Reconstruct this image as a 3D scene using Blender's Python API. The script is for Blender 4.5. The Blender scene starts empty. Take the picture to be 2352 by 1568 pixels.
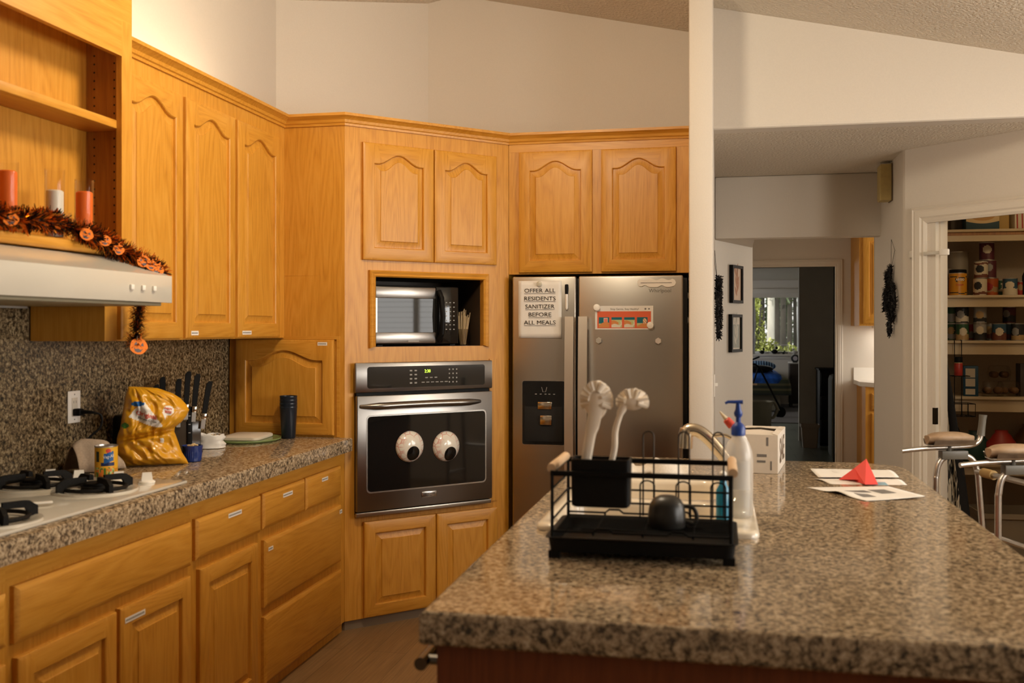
import bpy, bmesh, math, random
from mathutils import Vector, Matrix, noise
from math import sin, cos, pi, radians as R
random.seed(11)
S = bpy.context.scene
COL = S.collection
# ------------------------------------------------------------------ camera, world, lights, exposure
H, F, CX, HY, TH = 1.43, 2286.7, 1176., 755., R(11.75)      # eye height; focal length, centre and horizon of the photograph; yaw
cd = bpy.data.cameras.new('camera'); cam = bpy.data.objects.new('camera', cd); COL.objects.link(cam)
cd.lens = 35; cd.sensor_width = 36; cd.shift_y = -29/2352; cd.clip_end = 200; cd.clip_start = .05
cam.location = (0, 0, H); cam.rotation_euler = (R(90), 0, TH); S.camera = cam
cd.dof.use_dof = True; cd.dof.focus_distance = 5.8; cd.dof.aperture_fstop = 4.0
S.view_settings.view_transform = 'Standard'; S.view_settings.look = 'None'; S.view_settings.gamma = 1
S.view_settings.use_curve_mapping = False; S.view_settings.exposure = 0.44
S.cycles.max_bounces = 8; S.cycles.diffuse_bounces = 5; S.cycles.glossy_bounces = 4; S.cycles.transparent_max_bounces = 12
S.cycles.sample_clamp_indirect = 6; S.cycles.caustics_reflective = False; S.cycles.caustics_refractive = False
W = bpy.data.worlds.new('world'); S.world = W; W.use_nodes = True
W.node_tree.nodes['Background'].inputs[0].default_value = (.97, .97, .95, 1); W.node_tree.nodes['Background'].inputs[1].default_value = 1.6
def lamp(name, kind, loc, rot, energy, color, **k):
    d = bpy.data.lights.new(name, kind); d.energy = energy; d.color = color
    for a, b in k.items(): setattr(d, a, b)
    o = bpy.data.objects.new(name, d); o.location = loc; o.rotation_euler = rot; COL.objects.link(o); return o
lamp('sun', 'SUN', (-20, -20, 30), (R(48), 0, R(-35)), 4.0, (1, .95, .84), angle=.01)
# daylight entering by the windows of the dining side (their openings are in wall_right)
lamp('daylight_dining_window', 'AREA', (3.28, 3.35, 1.60), (0, R(113), 0), 40, (1, .955, .89), shape='RECTANGLE', size=1.15, size_y=1.5)
lamp('daylight_patio_window', 'AREA', (3.28, 1.45, 1.60), (0, R(113), 0), 56, (1, .955, .89), shape='RECTANGLE', size=1.15, size_y=1.5)
lamp('bedroom_fill_lamp', 'AREA', (-3.12, 17.0, 1.5), (0, R(-90), 0), 34, (.95, .97, .96), shape='RECTANGLE', size=1.1, size_y=2.2)  # added fill for the bedroom, from an unseen side opening
lamp('laundry_fill_lamp', 'AREA', (3.16, 8.6, 1.6), (0, R(90), 0), 24, (1, .92, .80), shape='RECTANGLE', size=1.0, size_y=1.0)  # added fill to brighten hall and laundry, its source unseen
lamp('kitchen_fill_lamp', 'POINT', (-.85, 3.05, 2.80), (0, 0, 0), 50, (1, .84, .62), shadow_soft_size=.14)  # unseen fill lamp, added to lift the kitchen fronts and upper walls
lamp('dining_fill_lamp', 'POINT', (2.1, 3.35, 2.05), (0, 0, 0), 37, (1, .87, .70), shadow_soft_size=.2)  # unseen fill lamp, added to light the fronts facing the dining side
lamp('pantry_fill_lamp', 'POINT', (1.95, 5.62, 2.28), (0, 0, 0), 4.0, (1, .74, .42), shadow_soft_size=.05)  # added fill that brightens the shelves; no bulb in view

# ------------------------------------------------------------------ pixel -> point on a known plane of the room
def ray(px):
    c = (px-CX)/F
    return c*cos(TH)-sin(TH), c*sin(TH)+cos(TH)
def onY(px, py, Y):
    a, b = ray(px); t = Y/b; return Vector((a*t, Y, H-(py-HY)*t/F))
def onX(px, py, X):
    a, b = ray(px); t = X/a; return Vector((X, b*t, H-(py-HY)*t/F))
def onZ(px, py, z):
    a, b = ray(px); t = (H-z)*F/(py-HY); return Vector((a*t, b*t, z))

# ------------------------------------------------------------------ mesh builder
class MB:
    def __init__(s): s.bm = bmesh.new(); s.M = Matrix(); s.mi = 0
    def v(s, co): return s.bm.verts.new(s.M @ Vector(co))
    def face(s, vs):
        try: f = s.bm.faces.new(vs)
        except ValueError: return None
        f.material_index = s.mi; return f
    def poly(s, pts): return s.face([s.v(p) for p in pts])
    def box(s, x0, x1, y0, y1, z0, z1, bev=0, seg=2):
        v = [s.v((x, y, z)) for z in (z0, z1) for y in (y0, y1) for x in (x0, x1)]
        fs = [s.face([v[i] for i in q]) for q in ((0, 2, 3, 1), (4, 5, 7, 6), (0, 1, 5, 4), (2, 6, 7, 3), (0, 4, 6, 2), (1, 3, 7, 5))]
        if bev:
            es = list({e for f in fs for e in f.edges})
            r = bmesh.ops.bevel(s.bm, geom=es, offset=bev, segments=seg, profile=.5, affect='EDGES')
            for f in r['faces']: f.material_index = s.mi
        return s
    def loops(s, L, closed=True, cap0=False, cap1=False):
        V = [[s.v(p) for p in l] for l in L]; n = len(V[0])
        for a, b in zip(V, V[1:]):
            for i in range(n if closed else n-1):
                j = (i+1) % n; s.face([a[i], a[j], b[j], b[i]])
        if cap0: s.face(V[0][::-1])
        if cap1: s.face(V[-1])
        return V
    def lathe(s, prof, c=(0, 0, 0), n=24, cap0=True, cap1=True):
        s.loops([[(c[0]+r*cos(2*pi*i/n), c[1]+r*sin(2*pi*i/n), c[2]+z) for i in range(n)] for r, z in prof], True, cap0, cap1); return s
    def tube(s, pts, r, n=8, closed=False, cap=True):
        pts = [Vector(p) for p in pts]; m = len(pts); L = []; up = None
        for i, p in enumerate(pts):
            a = pts[i-1] if (i or closed) else p; b = pts[(i+1) % m] if (i < m-1 or closed) else p
            d = (b-a).normalized()
            if up is None: up = Vector((0, 0, 1)) if abs(d.z) < .9 else Vector((1, 0, 0))
            x = up.cross(d)
            if x.length < 1e-4: x = Vector((0, 1, 0)).cross(d)
            x.normalize(); up = d.cross(x).normalized()
            rr = r(i/(m-1)) if callable(r) else r
            L.append([p+x*rr*cos(2*pi*k/n)+up*rr*sin(2*pi*k/n) for k in range(n)])
        if closed: L.append(L[0])
        s.loops(L, True, cap and not closed, cap and not closed); return s
    def prism(s, pts, z0, z1, bev=0):
        a = [s.v((x, y, z0)) for x, y in pts]; b = [s.v((x, y, z1)) for x, y in pts]; n = len(pts)
        fs = [s.face(a[::-1]), s.face(b)]+[s.face([a[i], a[(i+1) % n], b[(i+1) % n], b[i]]) for i in range(n)]
        if bev:
            es = list({e for f in fs for e in f.edges})
            bmesh.ops.bevel(s.bm, geom=es, offset=bev, segments=2, profile=.5, affect='EDGES')
        return s
    def slab(s, pts, y0, y1):                      # outline in x,z, extruded along y
        a = [s.v((x, y0, z)) for x, z in pts]; b = [s.v((x, y1, z)) for x, z in pts]; n = len(pts)
        s.face(a); s.face(b[::-1])
        for i in range(n): s.face([a[(i+1) % n], a[i], b[i], b[(i+1) % n]])
        return s
    def ball(s, c, r, sc=(1, 1, 1), n=16, m=10):
        L = []
        for j in range(1, m):
            t = pi*j/m
            L.append([(c[0]+r*sc[0]*sin(t)*cos(2*pi*i/n), c[1]+r*sc[1]*sin(t)*sin(2*pi*i/n), c[2]-r*sc[2]*cos(t)) for i in range(n)])
        s.loops(L, True, True, True); return s
    def holes(s, outer, inners, z, flip=False):    # flat face with holes, at height z
        E = []
        for l in [outer]+inners:
            vs = [s.v((x, y, z)) for x, y in l]
            for i in range(len(vs)): E.append(s.bm.edges.new((vs[i], vs[(i+1) % len(vs)])))
        r = bmesh.ops.triangle_fill(s.bm, use_beauty=True, edges=E)
        for f in r['geom']:
            if isinstance(f, bmesh.types.BMFace): f.material_index = s.mi
        return s
    def paint(s, fn):
        s.bm.faces.ensure_lookup_table()
        for f in s.bm.faces:
            k = fn(f.calc_center_median())
            if k is not None: f.material_index = k
        return s
    def build(s, name, mats, parent=None, loc=None, rz=0, smooth=32, merge=False):
        if merge: bmesh.ops.remove_doubles(s.bm, verts=s.bm.verts, dist=1e-5)
        bmesh.ops.recalc_face_normals(s.bm, faces=s.bm.faces)
        me = bpy.data.meshes.new(name); s.bm.to_mesh(me); s.bm.free()
        for m in (mats if isinstance(mats, (list, tuple)) else [mats]): me.materials.append(m)
        if smooth: me.shade_smooth(); me.set_sharp_from_angle(angle=R(smooth))
        o = bpy.data.objects.new(name, me); COL.objects.link(o)
        if loc is not None: o.location = loc
        if rz: o.rotation_euler.z = rz
        if parent: o.parent = parent
        return o
def tag(o, label=None, cat=None, group=None, kind=None):
    if label: o['label'] = label
    if cat: o['category'] = cat
    if group: o['group'] = group
    if kind: o['kind'] = kind
    return o
def thing(name, label, cat, loc=(0, 0, 0), rz=0, group=None):
    o = bpy.data.objects.new(name, None); COL.objects.link(o); o.empty_display_size = .05
    o.location = loc; o.rotation_euler = (0, 0, rz); return tag(o, label, cat, group)
def struct(o): o['kind'] = 'structure'; return o
def rrect(x0, x1, y0, y1, r, n=5):
    P = []
    for cx, cy, a in ((x1-r, y0+r, -90), (x1-r, y1-r, 0), (x0+r, y1-r, 90), (x0+r, y0+r, 180)):
        for i in range(n+1):
            t = R(a+90*i/n); P.append((cx+r*cos(t), cy+r*sin(t)))
    return P
def text(name, body, size, m, parent, loc, rot=(R(90), 0, 0), align='CENTER', ext=.0003, bold=0, sx=1, warp=None):
    c = bpy.data.curves.new(name, 'FONT'); c.body = body; c.size = size; c.align_x = align; c.align_y = 'CENTER'
    c.extrude = ext; c.offset = bold; c.resolution_u = 3
    t = bpy.data.objects.new(name, c); COL.objects.link(t)
    bpy.context.view_layer.update()
    me = bpy.data.meshes.new_from_object(t.evaluated_get(bpy.context.evaluated_depsgraph_get())); bpy.data.objects.remove(t); bpy.data.curves.remove(c)
    o = bpy.data.objects.new(name, me); COL.objects.link(o); me.name = name
    me.materials.clear(); me.materials.append(m); o.location = loc; o.rotation_euler = rot; o.scale = (sx, 1, 1)
    if parent: o.parent = parent
    if warp:
        for v in me.vertices: v.co = warp(v.co)
    return o

# ------------------------------------------------------------------ materials
def N(nt, typ, **k):
    n = nt.nodes.new(typ)
    for a, b in k.items(): setattr(n, a, b)
    return n
def mat(name, col=(.8, .8, .8), rough=.5, metal=0, spec=.5, emit=None, es=0, trans=0, ior=1.45, alpha=1, coat=0, sheen=0):
    m = bpy.data.materials.new(name); m.use_nodes = True; b = m.node_tree.nodes['Principled BSDF']
    b.inputs['Base Color'].default_value = (*col, 1); b.inputs['Roughness'].default_value = rough
    b.inputs['Metallic'].default_value = metal; b.inputs['Specular IOR Level'].default_value = spec
    b.inputs['IOR'].default_value = ior; b.inputs['Transmission Weight'].default_value = trans; b.inputs['Alpha'].default_value = alpha
    b.inputs['Coat Weight'].default_value = coat; b.inputs['Sheen Weight'].default_value = sheen
    if emit: b.inputs['Emission Color'].default_value = (*emit, 1); b.inputs['Emission Strength'].default_value = es
    return m
def P(m): return m.node_tree, m.node_tree.nodes['Principled BSDF']
def ramp(nt, src, stops, interp='LINEAR'):
    r = N(nt, 'ShaderNodeValToRGB'); r.color_ramp.interpolation = interp; e = r.color_ramp.elements
    while len(e) < len(stops): e.new(.5)
    for i, (p, c) in enumerate(stops): e[i].position = p; e[i].color = (*c, 1)
    nt.links.new(src, r.inputs[0]); return r.outputs[0]
def coords(nt, scale=(1, 1, 1), rnd=0):
    tc = N(nt, 'ShaderNodeTexCoord'); mp = N(nt, 'ShaderNodeMapping'); mp.inputs['Scale'].default_value = scale
    nt.links.new(tc.outputs['Object'], mp.inputs['Vector'])
    if rnd:
        oi = N(nt, 'ShaderNodeObjectInfo'); mu = N(nt, 'ShaderNodeVectorMath', operation='SCALE'); mu.inputs[0].default_value = (rnd, rnd*.7, rnd*1.3)
        nt.links.new(oi.outputs['Random'], mu.inputs['Scale']); nt.links.new(mu.outputs[0], mp.inputs['Location'])
    return mp.outputs[0]
def nz(nt, vec, scale, detail=2, rough=.5, dist=0):
    n = N(nt, 'ShaderNodeTexNoise'); n.inputs['Scale'].default_value = scale; n.inputs['Detail'].default_value = detail
    n.inputs['Roughness'].default_value = rough; n.inputs['Distortion'].default_value = dist; nt.links.new(vec, n.inputs['Vector']); return n.outputs['Fac']
def bump(nt, b, h, strength, dist=.01):
    n = N(nt, 'ShaderNodeBump'); n.inputs['Strength'].default_value = strength; n.inputs['Distance'].default_value = dist
    nt.links.new(h, n.inputs['Height']); nt.links.new(n.outputs[0], b.inputs['Normal'])
def mth(nt, op, a, b=None):
    n = N(nt, 'ShaderNodeMath', operation=op)
    for i, q in enumerate((a, b)):
        if q is None: continue
        if isinstance(q, (int, float)): n.inputs[i].default_value = q
        else: nt.links.new(q, n.inputs[i])
    return n.outputs[0]
def noisy(m, scale=60, lo=.85, hi=1.1, bstr=0, bdist=.002, detail=3, sc=(1, 1, 1)):    # gentle colour mottling and bump
    nt, b = P(m); c = b.inputs['Base Color'].default_value[:3]; f = nz(nt, coords(nt, sc), scale, detail)
    o = ramp(nt, f, [(.3, [x*lo for x in c]), (.7, [min(1, x*hi) for x in c])]); nt.links.new(o, b.inputs['Base Color'])
    if bstr: bump(nt, b, f, bstr, bdist)
    return m
def oak(name, axis, dark=(.43, .175, .015), mid=(.55, .245, .025), light=(.62, .298, .042), rough=.42):
    m = mat(name, mid, rough); nt, b = P(m)
    lo = {'x': (1, 9, 9), 'y': (9, 1, 9), 'z': (9, 9, 1)}[axis]
    v = coords(nt, tuple(q*.55 for q in lo), 9)
    f1 = nz(nt, v, 1.5, 2, .45, .25)
    rings = mth(nt, 'ABSOLUTE', mth(nt, 'SUBTRACT', mth(nt, 'FRACT', mth(nt, 'MULTIPLY', f1, 15.0)), .5))
    v2 = coords(nt, tuple(q*q*.9 if q > 1 else 3. for q in lo), 5)
    f2 = nz(nt, v2, 3.2, 3, .65)
    mix = mth(nt, 'ADD', mth(nt, 'MULTIPLY', rings, .50), mth(nt, 'MULTIPLY', f2, .80))
    f3 = nz(nt, coords(nt, (1, 1, 1), 7), 2.2, 1)
    mix = mth(nt, 'ADD', mix, mth(nt, 'MULTIPLY', mth(nt, 'SUBTRACT', f3, .5), .35))
    c = ramp(nt, mix, [(.20, dark), (.46, mid), (.76, light)])
    nt.links.new(c, b.inputs['Base Color']); bump(nt, b, f2, .06, .002)
    b.inputs['Coat Weight'].default_value = .15; b.inputs['Coat Roughness'].default_value = .38
    return m
def granite(name, rough, stops, scale=82, seam=0):
    m = mat(name, (.2, .15, .1), rough); nt, b = P(m)
    v = coords(nt); a = nz(nt, v, scale, 3.5, .62, .4); q = nz(nt, v, scale*.45, 2, .5, .3)
    w = mth(nt, 'ADD', mth(nt, 'MULTIPLY', a, .78), mth(nt, 'MULTIPLY', q, .22))
    c = ramp(nt, w, stops)
    sp = nz(nt, v, scale*2.4, 1, .5)
    mx = N(nt, 'ShaderNodeMixRGB', blend_type='MULTIPLY'); mx.inputs[0].default_value = 1
    nt.links.new(c, mx.inputs[1]); nt.links.new(ramp(nt, sp, [(.32, (.45, .43, .42)), (.44, (1, 1, 1))]), mx.inputs[2])
    nt.links.new(mx.outputs[0], b.inputs['Base Color'])
    return m
def steel(name, col=(.50, .465, .41), rough=.30, sc=(2, 2, 700)):
    m = mat(name, col, rough, 1); nt, b = P(m)
    f = nz(nt, coords(nt, sc), 3, 3, .6)
    r = mth(nt, 'ADD', mth(nt, 'MULTIPLY', f, .08), rough-.04); nt.links.new(r, b.inputs['Roughness'])
    bump(nt, b, f, .008, .001); b.inputs['Anisotropic'].default_value = .4
    return m
M = {}
M['oak_v'] = oak('oak_vertical_grain', 'z'); M['oak_h'] = oak('oak_horizontal_grain', 'x')
M['oak_y'] = oak('oak_lengthwise_grain', 'y')
M['oak_in'] = oak('oak_interior', 'z', (.22, .08, .012), (.30, .115, .018), (.36, .15, .025), .5)
M['walnut'] = oak('stained_red_wood', 'z', (.10, .024, .006), (.15, .036, .010), (.19, .05, .014), .4)
M['wall'] = noisy(mat('wall_paint', (.66, .60, .52), .62, spec=.3), 140, .985, 1.015, .10, .003, 2)
M['ceiling'] = noisy(mat('ceiling_texture_paint', (.66, .59, .49), .8, spec=.2), 70, .94, 1.04, .9, .012, 3)
M['trim'] = mat('white_trim_paint', (.68, .62, .53), .4)
G = [(.34, (.028, .022, .016)), (.42, (.11, .080, .050)), (.48, (.25, .18, .11)), (.55, (.42, .315, .195)), (.66, (.58, .47, .33))]
M['granite'] = granite('speckled_granite', .09, G)
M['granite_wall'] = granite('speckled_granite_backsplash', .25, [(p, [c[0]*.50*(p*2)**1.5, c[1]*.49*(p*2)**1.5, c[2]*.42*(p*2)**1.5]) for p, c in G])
M['steel'] = steel('brushed_steel'); M['steel_d'] = steel('brushed_dark_steel', (.27, .25, .23), .3, (2, 2, 700))
M['chrome'] = mat('polished_nickel', (.68, .60, .48), .16, 1); M['alu'] = noisy(mat('satin_aluminium', (.60, .57, .53), .32, 1), 30, .9, 1.05)
M['black_glass'] = mat('black_glass', (.006, .006, .006), .06, coat=.3); M['black'] = mat('black_plastic', (.007, .0065, .006), .48, spec=.13)
M['black_matte'] = mat('black_coated_wire', (.006, .0055, .005), .6, spec=.12); M['white'] = mat('white_plastic', (.84, .80, .73), .35)
M['enamel'] = mat('white_enamel', (.60, .56, .48), .14, coat=.4); M['paper'] = noisy(mat('white_paper', (.78, .75, .70), .7), 12, .95, 1.02)
M['ink'] = mat('black_ink', (.03, .022, .016), .7); M['ink_soft'] = mat('grey_ink', (.18, .17, .16), .7)
M['tape'] = mat('white_label_tape', (.80, .77, .72), .45)
M['dark'] = mat('dark_gap', (.01, .009, .008), .8); M['iron'] = noisy(mat('cast_iron', (.010, .009, .008), .6, spec=.14), 200, .7, 1.3, .12, .001)
M['red'] = mat('red_plastic', (.62, .045, .03), .4); M['blue'] = mat('blue_plastic', (.012, .05, .27), .35)
def thin_glass(name, tint=(.97, .96, .94), refl=.04, rough=.03):
    m = bpy.data.materials.new(name); m.use_nodes = True; nt = m.node_tree; nt.nodes.remove(nt.nodes['Principled BSDF'])
    a = N(nt, 'ShaderNodeBsdfTransparent'); a.inputs[0].default_value = (*tint, 1); g = N(nt, 'ShaderNodeBsdfGlossy'); g.inputs['Roughness'].default_value = rough
    f = N(nt, 'ShaderNodeFresnel'); f.inputs[0].default_value = 1.25; x = N(nt, 'ShaderNodeMixShader'); nt.links.new(mth(nt, 'MINIMUM', mth(nt, 'ADD', f.outputs[0], refl-.04), .35), x.inputs[0])
    nt.links.new(a.outputs[0], x.inputs[1]); nt.links.new(g.outputs[0], x.inputs[2]); nt.links.new(x.outputs[0], nt.nodes['Material Output'].inputs[0]); return m
M['glass'] = thin_glass('clear_glass')
def rgb(name, c, rough=.5, **k):
    if name not in M: M[name] = mat(name, c, rough, **k)
    return M[name]
# ------------------------------------------------------------------ the setting
def zc(x): return 3.033-.219*x if x > -1.48 else 3.617+.176*x       # sloped kitchen ceiling, ridge at x = -1.48
b = MB(); b.box(-2.6, 3.2, -3.7, 10.06, -.06, 0)
fl = mat('wood_plank_floor', (.2, .12, .06), .38); nt, pb = P(fl)
v = coords(nt); bt = N(nt, 'ShaderNodeTexBrick'); mp = N(nt, 'ShaderNodeMapping'); mp.inputs['Rotation'].default_value = (0, 0, R(90))
nt.links.new(v, mp.inputs[0]); nt.links.new(mp.outputs[0], bt.inputs['Vector'])
bt.inputs['Scale'].default_value = 1; bt.inputs['Brick Width'].default_value = 1.2; bt.inputs['Row Height'].default_value = .15; bt.inputs['Mortar Size'].default_value = .0015
bt.inputs['Color1'].default_value = (.27, .165, .075, 1); bt.inputs['Color2'].default_value = (.235, .14, .062, 1); bt.inputs['Mortar'].default_value = (.12, .07, .03, 1)
g = nz(nt, coords(nt, (30, 1.2, 1)), 3, 3, .6); mx = N(nt, 'ShaderNodeMixRGB', blend_type='MULTIPLY'); mx.inputs[0].default_value = .8
nt.links.new(bt.outputs[0], mx.inputs[1]); nt.links.new(ramp(nt, g, [(.3, (.6, .56, .52)), (.7, (1.15, 1.12, 1.1))]), mx.inputs[2]); nt.links.new(mx.outputs[0], pb.inputs[0])
struct(b.build('floor', fl, smooth=0))
b = MB(); b.box(-3.2, 3.2, 10.06, 19.7, -.06, 0)
tl = mat('slate_green_tile', (.1, .11, .09), .3); nt, pb = P(tl); v = coords(nt); bt = N(nt, 'ShaderNodeTexBrick'); nt.links.new(v, bt.inputs['Vector'])
bt.inputs['Scale'].default_value = 1; bt.inputs['Brick Width'].default_value = .42; bt.inputs['Row Height'].default_value = .42; bt.inputs['Mortar Size'].default_value = .004
bt.inputs['Color1'].default_value = (.15, .16, .125, 1); bt.inputs['Color2'].default_value = (.12, .13, .10, 1); bt.inputs['Mortar'].default_value = (.03, .03, .025, 1)
nt.links.new(bt.outputs[0], pb.inputs[0]); struct(b.build('floor_bedroom', tl, smooth=0))
b = MB(); b.box(-3.0, 3.0, 15.6, 19.5, 0, .012); struct(b.build('floor_carpet', noisy(mat('grey_carpet', (.17, .155, .15), .95), 90, .7, 1.2, .3), smooth=0))
# walls
T = .1
def wallpoly(name, p0, p1, z0, tops, thick, m='wall', bev=0):
    """vertical wall from p0 to p1; tops = [(fraction, z)...]; thick = offset vector away from the room"""
    b = MB(); A = [(p0, z0), (p1, z0)]+[((p0[0]+(p1[0]-p0[0])*f, p0[1]+(p1[1]-p0[1])*f), z) for f, z in reversed(tops)]
    f = [b.v((p[0], p[1], z)) for p, z in A]; k = [b.v((p[0]+thick[0], p[1]+thick[1], z)) for p, z in A]; n = len(f)
    b.face(f); b.face(k[::-1])
    for i in range(n): b.face([f[i], k[i], k[(i+1) % n], f[(i+1) % n]])
    return struct(b.build(name, M[m], smooth=0))
wallpoly('wall_left', (-2.34, -3.5), (-2.34, 5.0), 0, [(0, zc(-2.34)), (1, zc(-2.34))], (-T, 0))
wallpoly('wall_corner', (-2.34, 5.0), (-1.66, 5.58), 0, [(0, zc(-2.34)), (1, zc(-1.66))], (-.07, .08))
wallpoly('wall_back', (-1.66, 5.58), (-.1395, 5.58), 0, [(0, zc(-1.66)), (.1184, zc(-1.48)), (1, zc(-.1395))], (0, T))
b = MB(); q = [(-.1395, 4.75), (-.027, 4.75), (-.027, 6.78), (-.1395, 6.78)]
b.prism(q, 0, zc(-.1395), .012); struct(b.build('wall_partition', M['wall']))
# the sloped kitchen ceiling and the level ceiling over hall, pantry and laundry
b = MB()
for x0, x1 in ((-2.45, -1.48), (-1.48, 3.1)):
    L = [[(x, y, zc(x)+dz) for x, dz in ((x0, 0), (x1, 0), (x1, .12), (x0, .12))] for y in (-3.6, 5.70)]
    b.loops(L, True, True, True)
struct(b.build('ceiling', M['ceiling'], smooth=0))
b = MB(); b.box(-.027, 3.1, 5.2005, 10.1, 2.43, 2.53); struct(b.build('ceiling_hall', M['ceiling'], smooth=0))
b = MB(); 
b.loops([[(x, 5.09, z) for x, z in ((-.027, 2.445), (2.6, 2.445), (2.6, zc(2.6)+.01), (-.027, zc(-.027)))],
         [(x, 5.0925, z) for x, z in ((-.027, 2.433), (2.6, 2.433), (2.6, zc(2.6)+.01), (-.027, zc(-.027)))],
         [(x, 5.10, z) for x, z in ((-.027, 2.428), (2.6, 2.428), (2.6, zc(2.6)+.01), (-.027, zc(-.027)))],
         [(x, 5.20, z) for x, z in ((-.027, 2.428), (2.6, 2.428), (2.6, zc(2.6)+.01), (-.027, zc(-.027)))]], True, True, True)
struct(b.build('wall_header', M['wall'], smooth=0))
b = MB(); b.box(-.027, 1.02, 6.7, 6.8, 2.022, 2.43, .012); struct(b.build('wall_hall_header', M['wall']))
wallpoly('wall_hall_angled', (-.027, 6.76), (.24, 7.48), 0, [(0, 2.43), (1, 2.43)], (-.1, .04))
b = MB(); b.prism([(-.02, 6.8), (.23, 6.8), (.235, 7.46)], 2.022, 2.43); struct(b.build('trim_soffit', M['wall'], smooth=0))
b = MB(); b.box(.14, .24, 7.49, 10.0, 0, 2.43); struct(b.build('wall_laundry_side', M['wall'], smooth=0))
s2 = math.sqrt(.5); PD = Vector((s2, -s2, 0)); P0 = Vector((1.055, 5.87, 0)); PN = Vector((-s2, -s2, 0))      # the pantry's angled wall
def pw(s, d=0): p = P0+PD*s+PN*d; return (p.x, p.y)
b = MB(); b.prism([pw(-.050), pw(.12), pw(.12, -.11), (1.12, 6.05), (1.12, 6.95), (1.01, 6.95), (1.01, 5.93), (1.0125, 5.918)], 0, 2.43); struct(b.build('wall_pantry_corner', M['wall'], smooth=0))
b = MB(); b.prism([pw(.96), pw(1.117), (1.98, 5.09), pw(.96, -.11)], 0, 2.43); struct(b.build('wall_pantry_end', M['wall'], smooth=0))
b = MB(); b.prism([pw(.12), pw(.96), pw(.96, -.11), pw(.12, -.11)], 2.055, 2.43); struct(b.build('wall_pantry_header', M['wall'], smooth=0))
b = MB(); b.box(1.02, 3.1, 6.95, 7.05, 0, 2.43); struct(b.build('wall_pantry_back', noisy(mat('pantry_wall_paint', (.50, .42, .32), .7), 100, .96, 1.04), smooth=0))
b = MB(); b.box(1.90, 3.0, 5.0905, 5.2, 0, 2.428); struct(b.build('wall_dining', M['wall'], smooth=0))
def wall_with_openings(name, x0, x1, axis, lo, hi, z1, ops, m='wall'):
    """ops = [(a0, a1, z0, z1)] openings along the wall, which spans lo..hi"""
    b = MB(); a = lo
    def bx(a0, a1, c0, c1):
        if a1-a0 < 1e-4 or c1-c0 < 1e-4: return
        if axis == 'y': b.box(x0, x1, a0, a1, c0, c1)
        else: b.box(a0, a1, x0, x1, c0, c1)
    for a0, a1, c0, c1 in ops:
        bx(a, a0, 0, z1); bx(a0, a1, 0, c0); bx(a0, a1, c1, z1); a = a1
    bx(a, hi, 0, z1); return struct(b.build(name, M[m], smooth=0))
wall_with_openings('wall_right', 3.0, 3.12, 'y', -3.6, 5.09, 2.44, [(.70, 2.20, 1.08, 2.2), (2.60, 4.10, 1.08, 2.2)])
wall_with_openings('wall_pantry_right', 3.0, 3.1, 'y', 5.2, 10.1, 2.43, [(8.05, 9.15, 1.0, 2.15)])
wall_with_openings('wall_rear', -3.6, -3.5, 'x', -2.44, 3.12, 3.45, [])
wall_with_openings('wall_laundry', 10.0, 10.12, 'x', .14, 3.1, 2.43, [(.28, 1.091, 0, 2.03)])
wall_with_openings('wall_bedroom_window', 19.5, 19.62, 'x', -3.1, 3.1, 2.45, [(.62, 1.50, .95, 2.08)], 'wall')
wall_with_openings('wall_bedroom_left', -3.1, -3.0, 'y', 10.12, 19.5, 2.45, [(15.9, 18.1, .9, 2.1)])
b = MB(); b.box(3.0, 3.1, 10.12, 19.5, 0, 2.45); struct(b.build('wall_bedroom_right', M['wall'], smooth=0))
b = MB(); b.box(-3.1, .14, 10.0, 10.12, 0, 2.45); struct(b.build('wall_bedroom_near', M['wall'], smooth=0))
b = MB(); b.box(1.0, 3.0, 13.2, 13.3, 0, 2.35); struct(b.build('wall_closet', M['wall'], smooth=0))
b = MB(); b.box(-3.1, 3.1, 10.12, 19.62, 2.35, 2.45); struct(b.build('ceiling_bedroom', M['ceiling'], smooth=0))
# dining windows: frames and horizontal blinds, seen only as reflections and as the source of daylight
for k, (y0, y1) in enumerate(((2.60, 4.10), (.70, 2.20))):
    b = MB()
    for a, c in ((y0, y0+.05), (y1-.05, y1), ((y0+y1)/2-.025, (y0+y1)/2+.025)): b.box(3.03, 3.09, a, c, 1.08, 2.2)
    for a, c in ((1.08, 1.13), (2.15, 2.2)): b.box(3.03, 3.09, y0+.05, y1-.05, a, c)
    w = struct(b.build('window_%d' % (k+2), M['trim']))
    b = MB()
    for i in range(21): b.box(2.97, 2.995, y0+.03, y1-.03, 1.14+i*.050, 1.1425+i*.050)
    b.box(2.96, 2.998, y0+.02, y1-.02, 2.15, 2.19); tag(b.build('blind', M['trim'], w))
# door casings
def fluted(b, w, d, pts):                                 # stepped casing profile swept along a path in the local x,z plane, front at -y
    prof = [(0, 0), (0, d*.75), (w*.12, d), (w*.2, d*.8), (w*.3, d*.95), (w*.62, d*.95), (w*.72, d*.65), (w*.85, d*.75), (w, d*.45), (w, 0)]
    L = []
    for (x, z), (ix, iz) in pts: L.append([(x+ix*u, -t, z+iz*u) for u, t in prof])
    b.loops(L, True, True, True)
g = thing('door_1', None, None); g['kind'] = 'structure'; g.location = (P0.x, P0.y, 0); g.rotation_euler.z = R(-45)
b = MB(); fluted(b, .088, .024, [((0, 0), (1, 0)), ((0, 2.098), (1, -1)), ((1.08, 2.098), (-1, -1)), ((1.08, 0), (-1, 0))])
b.build('door_casing', M['trim'], g, smooth=20)
b = MB(); b.box(.12, .138, .0005, .11, 0, 2.055); b.box(.942, .96, .0005, .11, 0, 2.055); b.box(.138, .942, .0005, .11, 2.037, 2.055)
b.box(.138, .15, .03, .06, 0, 2.037); b.box(.15, .942, .03, .06, 2.025, 2.037); b.build('door_jamb', M['trim'], g)
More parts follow.
